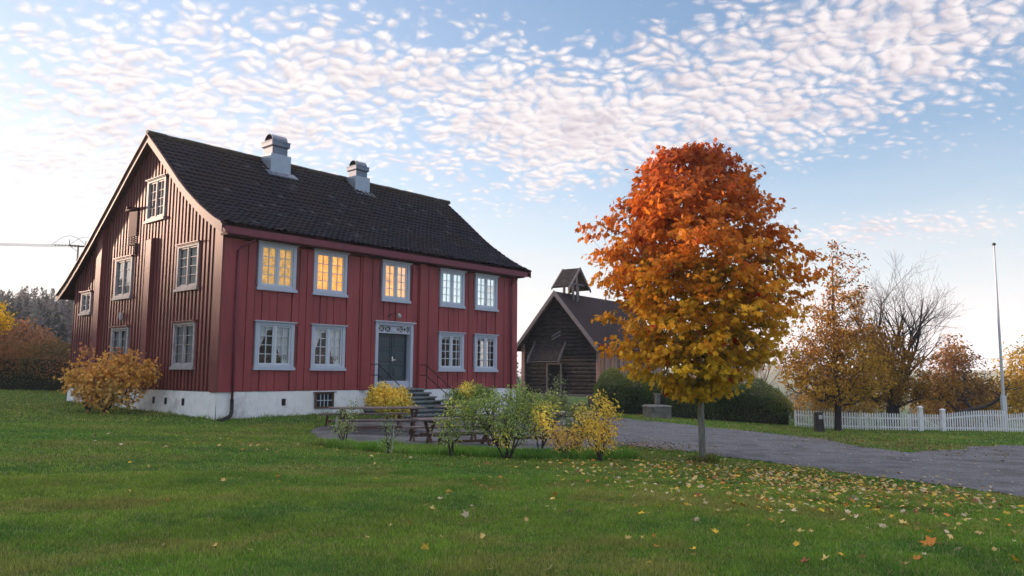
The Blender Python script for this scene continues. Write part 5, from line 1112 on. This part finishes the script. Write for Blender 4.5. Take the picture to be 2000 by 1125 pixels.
# ------------------------------------------------------------ wooded hill
def wood(name, n, azr, dr, label, seed, con, size, hs=1.):
    r = np.random.default_rng(seed); az = r.uniform(*azr, n); d = r.uniform(dr[0] ** .5, dr[1] ** .5, n) ** 2 if 0 else r.uniform(*dr, n); x, y = d * np.sin(az), d * np.cos(az); z = H(x, y)
    Ps = []; Cs = []; Os = []; Sz = []
    for i in range(n):
        conif = r.random() < con(d[i]); h = (r.uniform(6, 10) if conif else r.uniform(5, 8)) * hs; m_ = 90 if conif else 80
        t = r.random(m_); a = r.uniform(0, 6.283, m_)
        if conif: w = (1 - t) * h * .17 + .15; q = r.random(m_) ** .5; px, py, pz = np.cos(a) * w * q, np.sin(a) * w * q, t * h * .95 + .6; c = np.array((.016, .024, .018)) * r.uniform(.7, 1.3)
        else: w = np.sin(np.clip(t * .95 + .05, 0, 1) * math.pi) ** .6 * h * .26; q = r.random(m_) ** .4; px, py, pz = np.cos(a) * w * q, np.sin(a) * w * q, t * h * .75 + h * .25; c = np.array(((.11, .085, .085), (.14, .105, .085), (.12, .12, .07), (.10, .085, .095))[r.integers(0, 4)]) * r.uniform(.8, 1.35)
        Ps.append(np.stack([x[i] + px, y[i] + py, z[i] + pz], 1)); Cs.append(np.tile(c, (m_, 1)) * r.uniform(.7, 1.3, (m_, 1))); o = np.stack([np.cos(a), np.sin(a), np.zeros(m_)], 1); Os.append(o)
    P = np.concatenate(Ps); o = leaves(name, P, size, np.concatenate(Cs), 'quad', None, r, up=.5, m=M['needle'], out=np.concatenate(Os)); return tag(o, label, 'woodland', None, 'stuff')
wood('hillside_wood', 2000, (-.84, -.34), (120, 345), 'hazy mixed wood covering the hill behind the house', 140, lambda d: .25 + .75 * (d > 300), .55)
wood('valley_wood', 260, (-.02, .62), (150, 420), 'low distant wood beyond the storehouse and the fence', 141, lambda d: .3, .6)

wood('shading_wood', 620, (-1.45, -.80), (135, 175), 'unseen tall spruce wood placed to shade the lawn from the low sun', 142, lambda d: .85, .95, 1.7)  # trees out of view, placed to block the low sun

# ------------------------------------------------------------ power line
p = at(-67.3, 120); p[2] = gz_((p[0], p[1])); t = thing('power_pole', tuple(p), 'twin-legged power line pole with insulators showing behind the roof edge', 'power pole')
axd = np.array([.85, .53, 0]); pA, pB = p, p + axd * 2.3; zt_ = 21.0
for q in (pA, pB): g = MB(); g.tube([q - ZZ * .3, np.array([q[0], q[1], zt_])], [.17, .13], 8); g.build('pole', M['polewood'], t)
g = MB(); ca = np.array([p[0], p[1], zt_ - .15]); g.bar(ca - axd * 1.4, ca + axd * 3.6, .16, .2); g.bar(ca - axd * 1.3 + ZZ * .0, ca + axd * .1 - ZZ * 1.0, .06, .06); g.build('crossarm', M['iron'], t)
wd_ = np.array([-.9, -.25, 0.]); wd_ /= np.linalg.norm(wd_)
ia = MB(); lo = MB(); ends_ = []
for k, o in enumerate((-1.2, 1.0, 3.2)):
    c0 = ca + axd * o
    for sg in (1, -1):
        for j in range(4): q = c0 + wd_ * sg * (.5 + j * .45) - ZZ * .02 * j; ia.tube([q, q + wd_ * .1], [.14, .14], 8)
        ia.tube([c0, c0 + wd_ * sg * 2.4], .04, 5)
    ends_.append(c0 + wd_ * 2.4); pts_ = [c0 + wd_ * (2.4 - 4.8 * i / 10) + ZZ * (1.5 * math.sin(math.pi * i / 10)) for i in range(11)]; lo.tube(pts_, .03, 4)
    ia.tube([c0, c0 + ZZ * .9], .06, 6)
ia.build('insulator', M['iron'], t); lo.build('jumper_wire', M['iron'], t)
for k, e in enumerate(ends_):
    g = MB(); far_ = e + wd_ * 70 + ZZ * 3.0; g.tube([e + (far_ - e) * i / 14 - ZZ * (1.6 * math.sin(math.pi * i / 14)) for i in range(15)], .028, 4)
    tag(g.build('power_line', M['iron'], None, loc=tuple(e)), ['lowest wire running left from the power pole', 'middle wire running left from the power pole', 'highest wire running left from the power pole'][k], 'power line', 'power line wires')

# ------------------------------------------------------------ fallen leaves
r = np.random.default_rng(200)
def litter_xy(n, r):
    out = []
    while len(out) < n:
        k = r.random()
        if k < .80: x = r.normal(5.0, 2.1); y = r.normal(13.6, 3.0)
        elif k < .95: x = r.uniform(-1.5, 9); y = r.uniform(6, 17)
        else: x = r.uniform(-10, 3); y = r.uniform(6, 19)
        if y < 6.2 or y > 19.5 or abs(x) > y * .68: continue
        if k < .80 and r.random() > min(1, .12 + (y - 7) / 8): continue
        out.append((x, y))
    return np.array(out)
XY = litter_xy(1250, r); XY = XY[d_poly(XY[:, 0], XY[:, 1], ROAD) > .1]; XY = XY[np.argsort(np.hypot(XY[:, 0], XY[:, 1]))]
LC = [((.60, .43, .15), 'pale straw-yellow'), ((.62, .40, .04), 'bright yellow'), ((.52, .20, .03), 'orange'), ((.26, .09, .04), 'brown-red'), ((.52, .43, .27), 'bleached cream')]
protos = {}
for ci, (c, nm) in enumerate(LC):
    for v in range(3):
        tv, tf = leaf_template('maple'); q = tv.copy(); q[:, 2] = (.30 + .2 * v) * (q[:, 0] ** 2) - (.12 * v) * q[:, 1] * q[:, 0] + .1 * np.abs(q[:, 1]); q[:, 0] *= (1 - .16 * v)
        me = bpy.data.meshes.new('fallen_leaf'); stem = [(-.02, -.26, .02), (.02, -.26, .02), (.05, -.85, .10), (.02, -.85, .10)]; n0 = len(q)
        me.from_pydata([tuple(k) for k in q] + stem, [], [tuple(k) for k in tf] + [(n0, n0 + 1, n0 + 2, n0 + 3)])
        a = me.color_attributes.new('Col', 'FLOAT_COLOR', 'POINT'); cc4 = np.ones((n0 + 4, 4), np.float32); cc4[:, :3] = np.array(c) * (.8 + .15 * v); a.data.foreach_set('color', cc4.ravel()); me.materials.append(M['litter']); protos[(ci, v)] = me
special = [(-.50, 9.15, 4, 0, 'large curled cream leaf alone on the open lawn', .085), (4.15, 7.95, 2, 0, 'broad orange-red leaf beside a white-edged curled leaf', .12), (4.32, 7.75, 4, 2, 'curled white-edged leaf touching the broad orange-red one', .07),
           (4.55, 7.25, 1, 0, 'clear yellow leaf nearest the right-hand corner of the lawn', .085), (1.55, 8.3 + 1.2, 1, 1, 'vivid yellow leaf lying apart in the middle of the lawn', .075), (.32, 6.6, 4, 1, 'pale folded leaf at the bottom edge, standing on end', .07), (-5.55, 8.45, 4, 1, 'cream leaf at the far left edge of the lawn', .06), (1.37, 7.55, 2, 1, 'small orange leaf standing on end in dark grass', .05), (2.55, 7.0, 3, 2, 'brown crumpled leaf in a bare dark patch', .07)]
def put_leaf(x, y, ci, v, s, label, grp, r):
    o = bpy.data.objects.new('fallen_leaf', protos[(ci, v)]); o.location = (x, y, gz_((x, y)) + r.uniform(.012, .036)); o.scale = (s, s, s)
    o.rotation_euler = (r.gauss(0, .38), r.gauss(0, .38), r.uniform(0, 6.283)); COL.objects.link(o); tag(o, label, 'fallen leaf', grp)
rl_ = random.Random(17); G_ = 'maple leaves scattered on the lawn'
for x, y, ci, v, lab, s in special: put_leaf(x, y, ci, v, s, lab, G_, rl_)
for x, y in XY[:290]:
    ci = rl_.choices(range(5), (38, 20, 10, 9, 23))[0]; zone = 'at the edge of the gravel road' if d_poly(np.array([x]), np.array([y]), ROAD)[0] < 1.3 else 'on the open lawn below the house' if x < -.5 else 'near the maple trunk' if math.hypot(x - MP[0], y - MP[1]) < 4.5 else 'in the grass at the front of the lawn' if y < 9.5 else 'on the lawn between the shrubs and the road' if x < 3 else 'in the leaf drift in front of the maple'
    put_leaf(x, y, ci, rl_.randrange(3), rl_.uniform(.034, .07), LC[ci][1] + ' fallen leaf ' + zone, G_ + ', ' + zone, rl_)
rest = XY[290:]; ex = []
for _ in range(500): x = r.normal(3.9, .9); y = r.normal(22.6, 1.1); ex.append((x, y))
for _ in range(160): x = r.uniform(-10, 2); y = r.uniform(16.5, 20); ex.append((x, y))
for _ in range(260): x = MP[0] + r.normal(0, 2.2); y = MP[1] - abs(r.normal(0, 2.6)); ex.append((x, y))
for _ in range(900): ex.append((r.normal(5.2, 1.5), r.normal(13.4, 1.9)))
for _ in range(1500): ex.append((r.normal(13.2, 1.6), r.normal(28.5, 3.2)))
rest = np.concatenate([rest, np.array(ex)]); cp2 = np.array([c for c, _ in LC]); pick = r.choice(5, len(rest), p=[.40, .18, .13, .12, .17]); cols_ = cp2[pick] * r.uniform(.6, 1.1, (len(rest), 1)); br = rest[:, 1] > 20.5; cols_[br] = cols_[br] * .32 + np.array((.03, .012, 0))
P = np.stack([rest[:, 0], rest[:, 1], H(rest[:, 0], rest[:, 1]) + .034], 1)
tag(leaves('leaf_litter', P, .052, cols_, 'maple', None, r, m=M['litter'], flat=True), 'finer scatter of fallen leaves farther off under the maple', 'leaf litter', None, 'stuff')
# pebbles thrown up at the edge of the road
n = 1500; x = r.uniform(1, 24, n); y = r.uniform(9, 38, n); k = d_poly(x, y, ROAD) < .15; x, y = x[k], y[k]; n = len(x); s = np.abs(r.normal(.010, .010, n)) + .006
Pb = np.stack([x, y, H(x, y) + .025 + s * .4], 1); ov = np.array([(1, 0, 0), (0, 1, 0), (-1, 0, 0), (0, -1, 0), (0, 0, .7), (0, 0, -.6)]); of = np.array([(0, 1, 4), (1, 2, 4), (2, 3, 4), (3, 0, 4), (1, 0, 5), (2, 1, 5), (3, 2, 5), (0, 3, 5)])
Vp = Pb[:, None] + s[:, None, None] * ov[None] * r.uniform(.7, 1.3, (n, 6, 1)); tag(np_mesh('gravel_stones', Vp.reshape(-1, 3), (of[None] + (np.arange(n) * 6)[:, None, None]).reshape(-1, 3), M['palestone']), 'loose pale stones on the gravel road', 'gravel', None, 'stuff')

# ------------------------------------------------------------ evening haze
if HAZE:
    me = bpy.data.meshes.new('haze'); bm = bmesh.new(); bmesh.ops.create_cube(bm, size=1); bm.to_mesh(me); bm.free(); hz = bpy.data.objects.new('haze', me); COL.objects.link(hz)
    hz.location = (0, 0, 20); hz.scale = (2360, 2360, 85); tag(hz, 'thin blue-violet evening haze over the hill', 'haze', None, 'stuff')
    m = bpy.data.materials.new('haze_air'); m.use_nodes = True; m.node_tree.nodes.clear(); tt = NT(m.node_tree); pv = tt.n('ShaderNodeVolumePrincipled'); pv.inputs['Color'].default_value = (.93, .93, 1, 1); pv.inputs['Density'].default_value = HAZE
    m.node_tree.links.new(pv.outputs[0], tt.n('ShaderNodeOutputMaterial').inputs['Volume']); me.materials.append(m)
